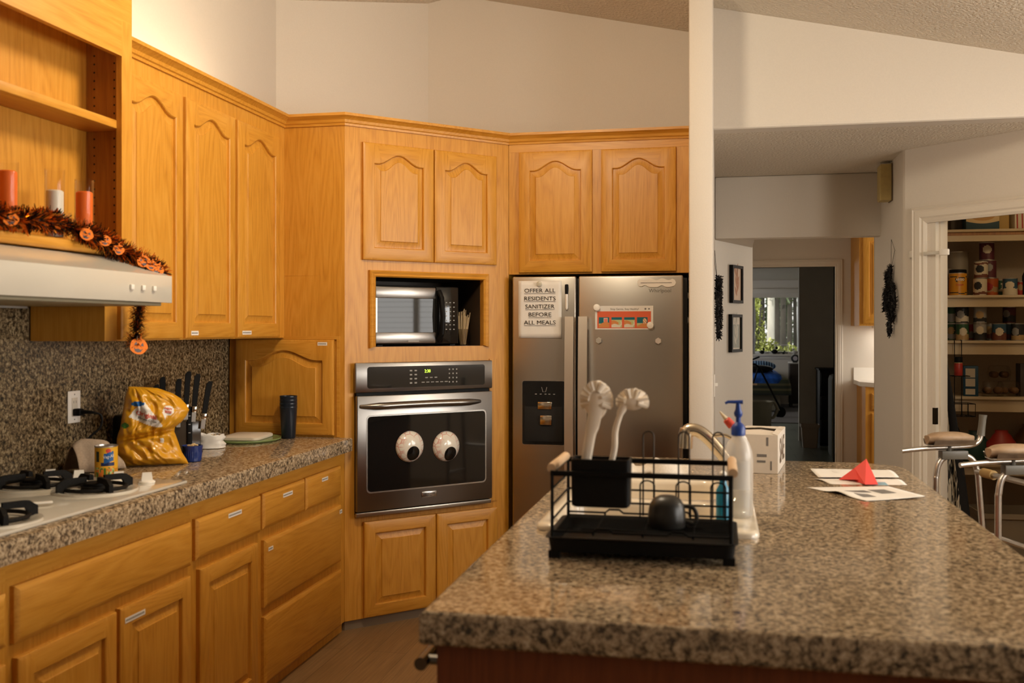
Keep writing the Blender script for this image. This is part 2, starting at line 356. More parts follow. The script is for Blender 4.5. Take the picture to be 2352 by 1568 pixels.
for z in (.955,): MB().box(.1205, .1395, -.0005, .022, z-.045, z+.045).build('hinge', rgb('old_bronze', (.03, .022, .014), .4, metal=1), g)
b = MB(); b.box(-.012, .012, -.026, -.022, 1.825, 1.862, .001); b.build('strike_plate', rgb('frosted_plastic', (.55, .5, .42), .4), g)
g['label'] = 'white fluted casing and jamb around the open pantry doorway'
lt = thing('child_safety_latch', 'small white plastic safety latch sticking out of the pantry door jamb', 'latch', (P0.x, P0.y, 0), R(-45))
MB().box(.085, .200, -.032, -.026, 1.832, 1.850, .002).build('strap', rgb('latch_strap', (.6, .57, .5), .4), lt)
MB().box(.185, .240, -.040, -.024, 1.824, 1.858, .006).build('latch_head', M['white'], lt)
g = thing('door_2', None, None); g['kind'] = 'structure'; g.location = (0, 10.0, 0); g['label'] = 'white casing of the bedroom doorway'
b = MB(); fluted(b, .072, .02, [((.21, 0), (1, 0)), ((.21, 2.1), (1, -1)), ((1.161, 2.1), (-1, -1)), ((1.161, 0), (-1, 0))]); b.build('door_casing', M['trim'], g, smooth=20)
b = MB(); b.box(.262, .28, .0, .12, 0, 2.03); b.box(1.091, 1.109, 0, .12, 0, 2.03); b.box(.28, 1.091, 0, .12, 2.03, 2.05); b.build('door_jamb', M['trim'], g)
b = MB(); b.box(1.161, 1.27, 9.985, 9.999, 0, .09, .003); struct(b.build('baseboard_laundry', M['trim']))
b = MB(); b.box(1.121, 2.99, 6.935, 6.949, 0, .09, .003); struct(b.build('baseboard_pantry', M['trim']))

# ------------------------------------------------------------------ cabinetry
RISE = .048
def outline(w, h, l, r, bot, top, rise, ins, n=25):
    """opening of a door: flat shoulders and a cathedral arch; ins shrinks it"""
    x0, x1, z0, zs = l+ins, w-r-ins, bot+ins, h-top-ins
    Pt = [(x0+(x1-x0)*i/6, z0) for i in range(7)]+[(x1, z0+(zs-z0)*i/4) for i in range(1, 4)]
    for i in range(n):
        u = 1-2*i/(n-1); f = .5*(1+cos(pi*min(1, abs(u)/.86))); Pt.append(((x0+x1)/2+u*(x1-x0)/2, zs+rise*f))
    Pt += [(x0, zs-(zs-z0)*i/4) for i in range(1, 4)]
    return Pt
def rect_like(w, h, ins, n=25):
    x0, x1, z0, z1 = ins, w-ins, ins, h-ins
    return [(x0+(x1-x0)*i/6, z0) for i in range(7)]+[(x1, z0+(z1-z0)*i/4) for i in range(1, 4)]+[(x1-(x1-x0)*i/(n-1), z1) for i in range(n)]+[(x0, z1-(z1-z0)*i/4) for i in range(1, 4)]
def tape(parent, x, z, w, h, y=-.0205, marks=3):
    o = MB().box(x, x+w, y-.0006, y, z, z+h).build('label_tape', M['tape'], parent, smooth=0); b = MB()
    k = max(3, int(w/.0075)); cw = (w-.008)/k
    for i in range(k):                              # a line of capitals too small to read
        b.box(x+.004+i*cw, x+.004+i*cw+cw*.66, y-.0009, y-.0006, z+h*.32, z+h*.68)
    b.build('lettering', M['ink_soft'], parent, smooth=0); return o
def door(par, x, z, w, h, rise=0, stile=.058, top=None, bot=None, t=.02, label=None, y=0):
    top = (stile+rise if rise else stile) if top is None else top; bot = stile if bot is None else bot
    b = MB(); O = lambda ins: outline(w, h, stile, stile, bot, top, rise, ins)
    L = [[(p, 0, q) for p, q in rect_like(w, h, 0)], [(p, -t+.007, q) for p, q in rect_like(w, h, 0)], [(p, -t+.004, q) for p, q in rect_like(w, h, .0015)],
         [(p, -t, q) for p, q in rect_like(w, h, .011)], [(p, -t, q) for p, q in O(-.002)], [(p, -t+.003, q) for p, q in O(.001)], [(p, -t+.0125, q) for p, q in O(.003)],
         [(p, -t+.0125, q) for p, q in O(.008)], [(p, -t+.004, q) for p, q in O(.032)], [(p, -t+.0008, q) for p, q in O(.034)]]
    b.loops(L, True, True, True)
    b.paint(lambda c: 1 if (c.z > h-top+.004 and c.y < -t+.003 and stile < c.x < w-stile and not rise) or (c.z < bot-.004 and c.y < -t+.003 and stile < c.x < w-stile) else (1 if rise and c.y < -t+.0005 and c.z > h-top+rise+.0 and stile < c.x < w-stile else 0))
    return b.build('door', [M['oak_v'], M['oak_h']], par, (x, y, z), smooth=24)
def drawer(par, x, z, w, h, t=.02, y=0, m='oak_h'):
    b = MB()
    R_ = lambda i, yy: [(i, yy, i), (w-i, yy, i), (w-i, yy, h-i), (i, yy, h-i)]
    b.loops([R_(0, 0), R_(0, -t+.008), R_(.003, -t+.005), R_(.012, -t+.001), R_(.015, -t)], True, True, True)
    return b.build('drawer', M[m], par, (x, y, z), smooth=24)
# --- base cabinets of the cooktop wall (local x runs away from the camera, front faces the aisle)
XB, DB = -1.736, .595
def base(y0, y1, label, grp='oak base cabinets under the cooktop counter'):
    t = thing('base_cabinet', label, 'cabinet', (XB, y0, 0), R(90), grp); w = y1-y0
    b = MB(); b.box(0, w, 0, DB, .045, .853); b.box(0, w, .012, DB, .0, .045)
    b.build('body', M['oak_v'], t, smooth=0); MB().box(.0, w, -.0015, 0, .797, .853).build('top_rail', M['oak_h'], t, smooth=0)
    return t
def Y(y, y0): return y-y0
c = base(1.30, 2.163, 'oak base cabinet cut off by the frame, before the wide cooktop unit')
drawer(c, .03, .645, .82, .133); d = door(c, .44, .058, .408, .545); tape(d, .325, .475, .07, .014)
c = base(2.163, 3.04, 'wide oak base cabinet below the cooktop, long false drawer front over two doors')
drawer(c, .018, .642, .848, .145)
d = door(c, .026, .06, .42, .545); d = door(c, .462, .06, .40, .548, label=1); tape(d, .018, .500, .105, .016)
c = base(3.04, 3.553, 'narrow oak base cabinet with one drawer above one raised-panel door')
d = drawer(c, .02, .651, .483, .139); tape(d, .215, .102, .10, .016)
door(c, .046, .06, .43, .555)
c = base(3.553, 4.448, 'oak drawer base against the oven cabinet, two small drawers over two wide ones')
d = drawer(c, .008, .656, .395, .138); tape(d, .17, .095, .09, .016)
d = drawer(c, .417, .657, .398, .138); tape(d, .16, .098, .07, .016)
d = drawer(c, .022, .350, .797, .262); tape(d, .022, .215, .042, .015); tape(d, .765, .225, .03, .018)
drawer(c, .022, .05, .797, .264)
# --- wall cabinets
XU = -2.04
def wallcab(y0, y1, label, doors):
    t = thing('upper_cabinet', label, 'cabinet', (XU, y0, 0), R(90), 'oak wall cabinets beside the hood'); w = y1-y0
    MB().box(0, w, 0, .285, 1.388, 2.395).build('body', M['oak_v'], t, smooth=0)
    for ya, yb, tp in doors:
        d = door(t, ya-y0, 1.393, yb-ya, .937, RISE, .056, .098, .062)
        if tp: tape(d, tp[0], .012, tp[1], .017)
    return t
wallcab(3.024, 3.936, 'oak wall cabinet with two arched doors, partly behind the range hood', [(3.095, 3.502, None), (3.524, 3.926, (.03, .055))])
wallcab(3.938, 4.449, 'oak wall cabinet with a single arched door, against the oven cabinet', [(3.950, 4.370, (.03, .085))])
# --- open display niche above the hood
nich = thing('display_cabinet', 'open oak cabinet above the range hood with candles and an inner shelf', 'cabinet', (-1.935, 2.0, 0), R(90))
w = 1.02; z0, z1 = 1.665, 2.63
b = MB(); b.box(0, .06, 0, .4, z0, z1-.1); b.box(w-.018, w, .02, .4, z0, z1-.1); b.box(.06, w-.018, .155, .4, z0, z1-.1)
b.build('body', M['oak_v'], nich, smooth=0)
b = MB(); b.box(w-.058, w, 0, .02, z0, 2.45); b.build('stile', M['oak_v'], nich, smooth=0)
pts = [(0, 2.332)]+[(w*.5-.0+.0+(w*.46)*i/8, 2.332) for i in range(-8, 9)][1:]+[(w-.058, 2.332), (w-.058, 2.45), (w, 2.45)]+[(w-.07+.07*cos(R(a)), z1-.07+.07*sin(R(a))) for a in range(0, 91, 15)]+[(0, z1)]
MB().slab(pts, 0, .02).build('top_rail', M['oak_h'], nich, smooth=20)
MB().box(w-.024, w-.0181, .02, .155, 1.70, 2.40).build('shelf_pin_panel', M['oak_in'], nich, smooth=0)
b = MB()
for i in range(26):
    for yy in (.045, .125): b.lathe([(.0027, 0), (.0027, .0006)], (0, 0, 0), 8); 
b.bm.clear()
for i in range(22):
    for yy in (.05, .125):
        zz = 1.76+i*.028
        b.box(w-.0246, w-.024, yy-.0028, yy+.0028, zz-.0028, zz+.0028)
b.build('pin_holes', M['dark'], nich, smooth=0)
MB().box(.06, w-.026, .018, .154, 2.093, 2.121, .003).build('shelf', M['oak_h'], nich)
MB().box(.0, w-.0, -.012, .155, 1.668, 1.702, .012, 3).build('bottom_shelf', M['oak_h'], nich)
# --- corner oven cabinet
cc = thing('corner_cabinet', 'tall angled oak corner cabinet holding the microwave and the wall oven', 'cabinet', (-1.734, 4.45, 0), R(45))
full = [(0, 0), (.925, 0), (1.234, .309), (.837, .733), (-.047, .79), (-.418, .418)]
b = MB(); b.prism(full, .045, 1.343); b.prism(full, 1.684, 2.395)
b.prism([(0, 0), (.156, 0), (.156, .42), (-.416, .42)], 1.343, 1.684)
b.prism([(.764, 0), (.925, 0), (1.234, .309), (1.13, .42), (.764, .42)], 1.343, 1.684)
b.prism([(-.416, .42), (1.13, .42), (.837, .733), (-.047, .79)], 1.343, 1.684)
b.build('body', [M['oak_v']], cc, smooth=0)
MB().prism([(.005, .012), (.92, .012), (1.2, .3), (-.37, .4)], .0, .045).build('toe_kick', rgb('weathered_kick', (.20, .15, .10), .6), cc, smooth=0)
for x0_, x1_ in ((.088, .4705), (.4765, .842)): door(cc, x0_, 1.760, x1_-x0_, .562, RISE, .058, .098, .06)
for x0_, x1_ in ((.094, .483), (.489, .846)): door(cc, x0_, .05, x1_-x0_, .458, 0, .058)
b = MB(); L = []
for (x, z), (ix, iz) in (((.156, 1.346), (-1, -.3)), ((.156, 1.680), (-1, 1)), ((.764, 1.680), (1, 1)), ((.764, 1.346), (1, -.3))):
    L.append([(x+ix*u, -tt, z+iz*u) for u, tt in ((0, 0), (0, .012), (.006, .018), (.014, .013), (.026, .018), (.032, .012), (.032, 0))])
b.loops(L, True, True, True); b.build('niche_trim', M['oak_h'], cc, smooth=20)
b = MB(); b.box(.1562, .1582, .022, .4185, 1.3455, 1.6815); b.box(.7618, .7638, .022, .4185, 1.3455, 1.6815); b.box(.1582, .7618, .022, .4185, 1.6815, 1.6838); b.box(.1582, .7618, .022, .4185, 1.3432, 1.3442); b.box(.1582, .7618, .4185, .4198, 1.3442, 1.6815); b.build('niche_shade_panels', rgb('niche_shade_brown', (.045, .028, .016), .5), cc, smooth=0)  # added dark sheets: the niche's shade put into colour
MB().box(.804, .852, -.006, 0, .54, 1.275).build('filler_strip', M['oak_v'], cc, smooth=0)
# appliance garage in the cabinet side facing the camera
gd = thing('x', None, None); bpy.data.objects.remove(gd)
gd = door(cc, 0, 0, .502, .453, RISE, .055, .10, .055); gd.location = Vector((cos(R(-45))*(-2.286+1.734)-sin(R(-45))*(-.002), sin(R(-45))*(-2.286+1.734)+cos(R(-45))*(-.002), .926)); gd.rotation_euler.z = R(-45)
tape(gd, .425, .425, .048, .016)
fr = MB(); fr.box(-.02, .53, -.006, 0, 1.38, 1.395); fr.box(.502+.012, .53, -.006, 0, .918, 1.38)
fo = fr.build('garage_trim', M['oak_h'], cc); fo.location = gd.location.copy(); fo.location.z = 0; fo.rotation_euler.z = R(-45)
# --- cabinet over the refrigerator
fc = thing('upper_cabinet', 'deep oak wall cabinet with two arched doors above the refrigerator', 'cabinet', (-1.079, 5.104, 0), 0)
MB().box(.001, .938, 0, .44, 1.714, 2.395).build('body', M['oak_v'], fc, smooth=0)
MB().box(.001, .938, -.0015, 0, 2.352, 2.395).build('top_rail', M['oak_h'], fc, smooth=0)
for x0_, x1_ in ((.056, .440), (.487, .866)): door(fc, x0_, 1.722, x1_-x0_, .628, RISE, .058, .100, .062)
# --- crown moulding, one mitred run along all the tall fronts
path = [(-2.04, 3.03), (-2.04, 4.45), (-1.734, 4.45), (-1.08, 5.104), (-.142, 5.104)]
prof = [(0, 2.392), (.008, 2.392), (.010, 2.402), (.016, 2.406), (.020, 2.418), (.034, 2.430), (.042, 2.434), (.042, 2.447), (.004, 2.447), (0, 2.396)]
L = []
for i, p in enumerate(path):
    p = Vector(p); d0 = (Vector(path[i])-Vector(path[i-1])).normalized() if i else (Vector(path[1])-p).normalized()
    d1 = (Vector(path[i+1])-p).normalized() if i < len(path)-1 else d0
    n0, n1 = Vector((d0.y, -d0.x)), Vector((d1.y, -d1.x)); m_ = (n0+n1).normalized(); k = 1/max(.3, m_.dot(n0))
    L.append([(p.x+m_.x*k*u, p.y+m_.y*k*u, z) for u, z in prof])
b = MB(); b.loops(L, True, True, True)
tag(b.build('crown_molding', M['oak_h'], smooth=20), 'stepped oak crown moulding along the tops of the tall cabinets', 'moulding')
# --- fluorescent fixture lying on the wall cabinets
t = thing('light_fixture', 'slim white lamp lying on top of the wall cabinets behind the crown', 'lamp', (-2.13, 3.25, 2.397))
MB().box(-.05, .05, 0, 1.05, 0, .03, .003).build('housing', M['white'], t)
MB().tube([(0, .03, .05), (0, 1.02, .05)], .013, 10).build('tube', mat('lit_tube', (1, 1, 1), .3, emit=(1, .86, .62), es=12), t)

# ------------------------------------------------------------------ stone counters
b = MB(); L = []
for ins, z in ((0, .855), (0, .908), (.0025, .913), (.007, .915)):
    L.append([(-2.339, 1.0, z), (-1.695-ins, 1.0, z), (-1.695-ins, 4.448, z), (-2.339, 4.448, z)])
b.loops(L, True, True, True)
tag(b.build('countertop', M['granite'], smooth=30), 'speckled brown granite worktop along the cooktop wall', 'countertop')
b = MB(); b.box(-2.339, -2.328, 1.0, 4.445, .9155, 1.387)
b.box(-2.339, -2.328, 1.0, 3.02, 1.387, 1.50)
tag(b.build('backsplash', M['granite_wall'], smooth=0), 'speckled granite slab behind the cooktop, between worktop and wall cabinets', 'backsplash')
# island
IX0, IX1, IY0, IY1 = -.535, .68, 1.742, 4.03
def isl(i): return [(IX0+i, IY0+i), (IX1-i, IY0+i), (IX1-i, IY1-.16)]+[(IX1-.16+(.16-i)*cos(R(a)), IY1-.16+(.16-i)*sin(R(a))) for a in (15, 30, 45, 60, 75, 90)]+[(IX0+i, IY1-i)]
SX0, SX1, SY0, SY1 = -.445, .085, 2.515, 3.375
hole = [(SX0+.012, SY0+.012), (SX1-.012, SY0+.012), (SX1-.012, SY1-.012), (SX0+.012, SY1-.012)]
b = MB(); b.loops([[(x, y, z) for x, y in isl(i)] for i, z in ((.006, .853), (0, .858), (0, .906), (.003, .912), (.008, .915))])
b.holes(isl(.008), [hole], .915); b.holes(isl(.006), [hole], .853); b.loops([[(x, y, z) for x, y in hole] for z in (.853, .915)])
tag(b.build('island_countertop', M['granite'], smooth=30, merge=True), 'polished speckled granite top of the kitchen island in the foreground', 'countertop')
ib = thing('island_cabinet', 'dark stained wooden base of the island under its granite top', 'cabinet', (0, 0, 0))
b = MB(); b.box(-.508, .62, 1.765, 1.785, .0, .852); b.box(.60, .62, 1.785, 3.98, 0, .852); b.box(-.49, .60, 3.96, 3.98, 0, .852); b.box(-.508, -.49, 2.46, 3.98, .09, .852); b.box(-.508, -.49, 1.785, 1.80, 0, .852)
b.box(-.45, -.44, 1.79, 3.96, 0, .09); b.build('body', M['walnut'], ib, smooth=0)
for y0_ in (2.49, 3.0, 3.5):
    d = door(ib, 0, .12, .46, .55); d.location = (-.508, y0_+.46, .12); d.rotation_euler.z = R(-90)
    d = drawer(ib, 0, 0, .46, .14); d.location = (-.508, y0_+.46, .69); d.rotation_euler.z = R(-90)
d = door(ib, .56, .10, .5, .68); d.location = (.06, 1.765, .10)
d.data.materials[0] = M['walnut']; d.data.materials[1] = M['walnut']
dw = thing('dishwasher', 'black dishwasher with a bar handle in the aisle side of the island', 'dishwasher', (-.505, 1.83, 0), R(-90))
dw.location = (-.488, 2.44, 0)
MB().box(.0, .60, 0, .5, .10, .85).build('body', M['black'], dw)
MB().box(.0, .62, -.035, -.001, .12, .845, .004).build('door', M['black_glass'], dw)
b = MB(); b.tube([(.03, -.075, .785), (.60, -.075, .785)], .013, 12); b.tube([(.06, -.075, .785), (.06, -.034, .785)], .010, 8); b.tube([(.57, -.075, .785), (.57, -.034, .785)], .010, 8)
b.build('handle', rgb('dark_chrome', (.16, .15, .14), .18, metal=1), dw)
# ------------------------------------------------------------------ appliances
hd = thing('range_hood', 'slim white range hood over the cooktop', 'range hood', (-1.79, 2.0, 0), R(90))
w = 1.022
b = MB()
b.loops([[(x, 0, 1.52), (x, 0, 1.603), (x, .02, 1.612), (x, .145, 1.662), (x, .53, 1.662), (x, .53, 1.52)] for x in (0, w)], True, True, True)
b.build('canopy', M['enamel'], hd, smooth=20)
MB().box(-.0, w, -.003, .0, 1.516, 1.606, .002).build('front_panel', M['enamel'], hd)
MB().box(.01, w-.01, .03, .50, 1.506, 1.519, .003).build('filter', rgb('hood_underside', (.34, .30, .20), .4), hd)
for i in range(3): MB().box(w-.245+i*.062, w-.228+i*.062, -.010, -.003, 1.552, 1.568, .0015).build('button', M['white'], hd)
# cooktop
ck = thing('cooktop', 'white gas cooktop with black cast iron grates on the granite worktop', 'cooktop', (0, 0, .9155))
MB().box(-2.275, -1.735, 2.06, 3.03, 0, .010, .004).build('surface', M['enamel'], ck)
for k, (x, y) in enumerate(((-1.905, 2.775), (-2.14, 2.80), (-1.865, 2.27), (-2.14, 2.33))):
    b = MB(); b.lathe([(.128, .010), (.126, .016), (.112, .017), (.098, .012), (.03, .0115)], (x, y, 0), 40, False, True); ring = b.build('burner_bowl', M['enamel'], ck)
    b = MB(); b.lathe([(.042, .012), (.042, .026), (.030, .030), (.0, .031)][:3], (x, y, 0), 24); b.lathe([(.036, .030), (.036, .036), (.030, .038)], (x, y, 0), 24); b.build('burner_cap', M['iron'], ck)
    b = MB()
    for q in range(4):
        a = R(45+90*q)+R(12); dx, dy = cos(a), sin(a)
        b.M = Matrix.Translation((x, y, 0)) @ Matrix.Rotation(a, 4, 'Z')
        b.loops([[(r, -.007, zb), (r, .007, zb), (r, .006, zt), (r, -.006, zt)] for r, zb, zt in ((.028, .040, .056), (.085, .038, .056), (.098, .014, .054), (.118, .012, .040))], True, True, True)
        b.M = Matrix()
    b.tube([(x+.092*cos(2*pi*i/32), y+.092*sin(2*pi*i/32), .022) for i in range(32)], .006, 6, True); b.build('grate', M['iron'], ck)
for i, (px, py) in enumerate(((332, 1108), (286, 1101), (182, 1101), (138, 1094))):
    p = onZ(px, py, .926); b = MB(); b.lathe([(.026, .010), (.026, .013), (.021, .016)], (p.x, 2.965, 0), 24)
    b.M = Matrix.Translation((p.x, 2.965, 0)) @ Matrix.Rotation(R(35), 4, 'Z')
    b.loops([[(-.018, -.010, .014), (.018, -.010, .014), (.018, .010, .014), (-.018, .010, .014)], [(-.0145, -.006, .042), (.0145, -.006, .042), (.0145, .006, .042), (-.0145, .006, .042)]], True, True, True)
    b.build('knob', M['white'], ck, smooth=25)
p = onZ(30, 1135, .93); b = MB(); b.lathe([(.018, 0), (.03, .004), (.034, .010), (.031, .011), (.026, .006)], (0, 0, 0), 20)
b.box(.028, .16, -.008, .008, .006, .011, .002)
tag(b.build('spoon', M['white'], None, (-1.99, 2.42, .9265), R(40)), 'white spoon rest lying between the cooktop burners', 'spoon')
# wall oven in the corner cabinet
DI = Matrix.Translation((-1.734, 4.45, 0)) @ Matrix.Rotation(R(45), 4, 'Z')
ov = thing('oven', 'stainless built-in wall oven with black glass door, googly eyes stuck on it', 'oven', (-1.734, 4.45, 0), R(45))
MB().box(.050, .790, -.022, -.0005, .545, 1.262).build('body', M['black'], ov)
MB().box(.037, .801, -.040, -.022, 1.126, 1.269, .006).build('control_panel', M['steel_d'], ov)
b = MB(); q = [(x, z) for x, z in rrect(.098, .752, 1.146, 1.249, .012)]; b.slab(q, -.0425, -.040); b.build('control_glass', M['black_glass'], ov, smooth=0)
b = MB(); b.box(.043, .796, -.046, -.022, .562, 1.112, .005); b.build('door', M['steel_d'], ov)
b = MB(); b.slab(rrect(.090, .758, .648, 1.020, .022), -.0475, -.046); b.build('window_frame', rgb('bright_trim', (.5, .48, .45), .25, metal=1), ov, smooth=0)
b = MB(); b.slab(rrect(.097, .751, .655, 1.013, .018), -.0495, -.0475); b.build('window_glass', M['black_glass'], ov, smooth=0)
b = MB(); n = 24; b.tube([(.06+.66*i/n, -.046-.042*min(1, 6*min(i/n, 1-i/n))**.6, 1.062+.004*sin(pi*i/n)) for i in range(n+1)], lambda u: .009+.008*min(1, 8*min(u, 1-u)), 12); b.build('handle', M['steel_d'], ov)
MB().box(.043, .796, -.036, -.022, .537, .557, .003).build('bottom_trim', M['steel'], ov)
MB().box(.385, .470, -.0495, -.046, .603, .631, .003).build('badge', rgb('bright_trim', (.5, .48, .45), .25), ov)
text('lettering', 'FRIGIDAIRE', .0125, M['ink'], ov, (.4275, -.0498, .620)); text('lettering', 'GALLERY', .008, M['ink'], ov, (.4275, -.0498, .609))
grn = mat('lit_green_digits', (.1, .3, .02), .5, emit=(.55, .95, .05), es=2.2); pale = mat('printed_grey_marks', (.30, .29, .27), .6)
text('clock_digits', '2:30', .022, grn, ov, (.421, -.0428, 1.222), sx=.9)
b = MB()
for i in range(3):
    for j in range(4): b.box(.545+i*.021-.004, .545+i*.021+.003, -.0429, -.0425, 1.228-j*.021-.003, 1.228-j*.021+.004)
for i in range(2):
    for j in range(4): b.box(.330+i*.026-.007, .330+i*.026+.006, -.0429, -.0425, 1.226-j*.020-.003, 1.226-j*.020+.004)
for i in range(6): b.box(.388+i*.026, .388+i*.026+.017, -.0429, -.0425, 1.166, 1.170)
for i in range(3): b.box(.408+i*.026, .408+i*.026+.015, -.0429, -.0425, 1.188, 1.193)
b.build('button_marks', pale, ov, smooth=0)
# googly eyes
ew = mat('veined_white_plastic', (.7, .66, .58), .18, coat=.6); nt, pb = P(ew)
vo = N(nt, 'ShaderNodeTexVoronoi', feature='DISTANCE_TO_EDGE'); vo.inputs['Scale'].default_value = 34; nt.links.new(coords(nt), vo.inputs['Vector'])
tc = N(nt, 'ShaderNodeTexCoord'); ln = N(nt, 'ShaderNodeVectorMath', operation='LENGTH'); ms = N(nt, 'ShaderNodeVectorMath', operation='MULTIPLY'); ms.inputs[1].default_value = (1, 0, 1)
nt.links.new(tc.outputs['Object'], ms.inputs[0]); nt.links.new(ms.outputs[0], ln.inputs[0])
rim = ramp(nt, ln.outputs['Value'], [(.042, (0, 0, 0)), (.060, (1, 1, 1))]); vein = ramp(nt, vo.outputs[0], [(.0, (1, 1, 1)), (.09, (0, 0, 0))])
mm = mth(nt, 'MULTIPLY', rim, vein); mx = N(nt, 'ShaderNodeMixRGB'); mx.inputs[1].default_value = (.74, .70, .62, 1); mx.inputs[2].default_value = (.55, .14, .10, 1)
nt.links.new(mth(nt, 'MULTIPLY', mm, .8), mx.inputs[0]); nt.links.new(mx.outputs[0], pb.inputs[0])
for s_, z_, px_, pz_, lab in ((.318, .858, .004, -.030, 'big googly eye on the oven glass, nearer the counter, pupil drooping down'), (.521, .846, .008, -.034, 'big googly eye on the oven glass, nearer the refrigerator, pupil drooping down')):
    e = thing('googly_eye', lab, 'googly eye', DI @ Vector((s_, -.0497, z_)), R(45), 'googly eyes on the oven')
    b = MB(); b.M = Matrix.Rotation(R(90), 4, 'X')
    b.lathe([(.075, 0), (.0755, .004), (.070, .013), (.058, .024), (.042, .032), (.022, .037), (.004, .0385)], (0, 0, 0), 40); b.build('eyeball', ew, e, smooth=60)
    b = MB(); Lp = []
    for rr in (.034, .033, .026, .015, .002):
        row = []
        for i in range(32):
            x, z = px_+rr*cos(2*pi*i/32), pz_+rr*sin(2*pi*i/32)*1.05; rho = min(.0745, math.hypot(x, z)); dep = .0395*math.sqrt(max(0, 1-(rho/.0765)**2))
            row.append((x, -dep-(.0012 if rr < .034 else -.002), z))
        Lp.append(row)
    b.loops(Lp, True, False, True); b.build('pupil', M['black_glass'], e, smooth=60)
# microwave and stirrers in the niche
mw = thing('microwave', 'small stainless and black microwave in the corner cabinet niche', 'microwave', DI @ Vector((.172, .03, 1.3445)), R(45))
MB().box(0, .468, .012, .36, .008, .300, .006).build('body', M['black'], mw)
b = MB(); b.box(.004, .335, 0, .012, .014, .068, .003); b.box(.004, .335, 0, .012, .236, .292, .003); b.box(.004, .012, .0, .012, .068, .236); b.build('door', M['steel_d'], mw)
MB().box(.012, .335, .002, .012, .068, .236).build('door_glass', mat('mirror_black_glass', (.02, .02, .019), .03, spec=.28), mw)
MB().box(.338, .466, 0, .012, .012, .296, .003).build('control_panel', M['black_glass'], mw)
b = MB(); b.tube([(.352, -.002, .03), (.353, -.030, .06), (.354, -.040, .15), (.353, -.030, .24), (.352, -.002, .275)], .013, 10); b.build('handle', M['black'], mw)
b = MB()
for i in range(3):
    for j in range(7): b.box(.392+i*.022, .392+i*.022+.008, -.0006, 0, .216-j*.0225, .216-j*.0225+.005)
b.build('button_marks', pale, mw, smooth=0)
for x in (.03, .44): MB().box(x, x+.03, .04, .07, 0, .008).build('foot', M['black'], mw)
MB().box(.18, .24, -.0006, 0, .020, .028).build('brand_strip', pale, mw, smooth=0)
wd = rgb('bare_wood_stick', (.50, .36, .19), .6)
cup = thing('stirrer_cup', 'clear plastic cup in the niche beside the microwave, holding wooden stirrers', 'cup', DI @ Vector((.705, .10, 1.3442)))
b = MB(); b.lathe([(.032, 0), (.040, .085), (.0385, .085), (.031, .003)], (0, 0, 0), 24, True, True); b.build('cup', thin_glass('cup_plastic', (.82, .80, .76), .12), cup)
for i in range(26):
    a = 2*pi*i/26*2.4; r0 = .022*math.sqrt((i+.5)/26); ln_ = .14+.05*random.random(); tx, ty = r0*1.9*cos(a), r0*1.9*sin(a)
    b = MB(); b.tube([(r0*cos(a)*.7, r0*sin(a)*.7, .004), (tx, ty, .004+ln_)], .0022, 5)
    tag(b.build('coffee_stirrer', wd, None, cup.location), 'thin wooden stirrer standing in the cup beside the microwave', 'stirrer', 'wooden stirrers beside the microwave')
# ------------------------------------------------------------------ refrigerator and what hangs on it
FY = 5.06
rf = thing('refrigerator', 'stainless side-by-side refrigerator with an ice and water dispenser', 'refrigerator', (0, FY, 0))
MB().box(-1.046, -.158, .075, .47, .03, 1.690, .004).build('body', rgb('dark_cabinet_side', (.022, .02, .018), .45), rf)
for nm, x0_, x1_ in (('freezer_door', -1.050, -.719), ('fridge_door', -.704, -.178)):
    MB().box(x0_, x1_, 0, .068, .075, 1.700, .007, 3).build('door', M['steel'], rf)
MB().box(-1.045, -.18, .02, .075, .01, .068).build('toe_grille', M['black'], rf)
for x in (-.748, -.679):
    b = MB(); b.loops([[(x-.022, y, z) for y, z in ()] for _ in ()]) if 0 else None
    b = MB(); L = []
    for i in range(13):
        u = i/12; z = .40+1.093*u; y = -.034-.022*sin(pi*u)
        L.append([(x-.0225, y, z), (x+.0225, y, z), (x+.0225, y+.020, z), (x-.0225, y+.020, z)])
    b.loops(L, True, True, True); b.box(x-.018, x+.018, -.02, -.0003, .42, .46); b.box(x-.018, x+.018, -.02, -.0003, 1.43, 1.47); b.build('handle', rgb('bright_steel', (.82, .74, .64), .34, metal=1), rf)
b = MB(); b.slab(rrect(-.999, -.772, .830, 1.164, .012), -.004, -.0003); dp = b.build('dispenser', rgb('bright_trim', (.5, .48, .45), .25), rf, smooth=0)
b = MB(); b.slab(rrect(-.996, -.775, .834, 1.161, .011), -.0065, -.004); b.build('dispenser_panel', M['black_glass'], dp, smooth=0)
MB().box(-.985, -.786, -.0085, -.0065, .85, 1.03, .002).build('recess', M['dark'], dp)
MB().box(-.915, -.842, -.014, -.0085, 1.016, 1.054, .003).build('spout_cover', M['chrome'], dp)
b = MB(); b.box(-.902, -.840, -.020, -.0085, .936, .985, .004); b.build('paddle', M['chrome'], dp)
b = MB(); b.tube([(-.895, -.0072, 1.130), (-.889, -.0072, 1.106), (-.874, -.0072, 1.106), (-.868, -.0072, 1.130)], .0015, 5)
for x in (-.93, -.905, -.88, -.86, -.835): b.box(x, x+.010, -.0071, -.0065, 1.092, 1.096)
b.build('icons', pale, dp, smooth=0)
text('brand_lettering', 'Whirlpool', .027, rgb('badge_grey', (.22, .20, .17), .3, metal=.5), rf, (-.291, -.0008, 1.622), ext=.0006)
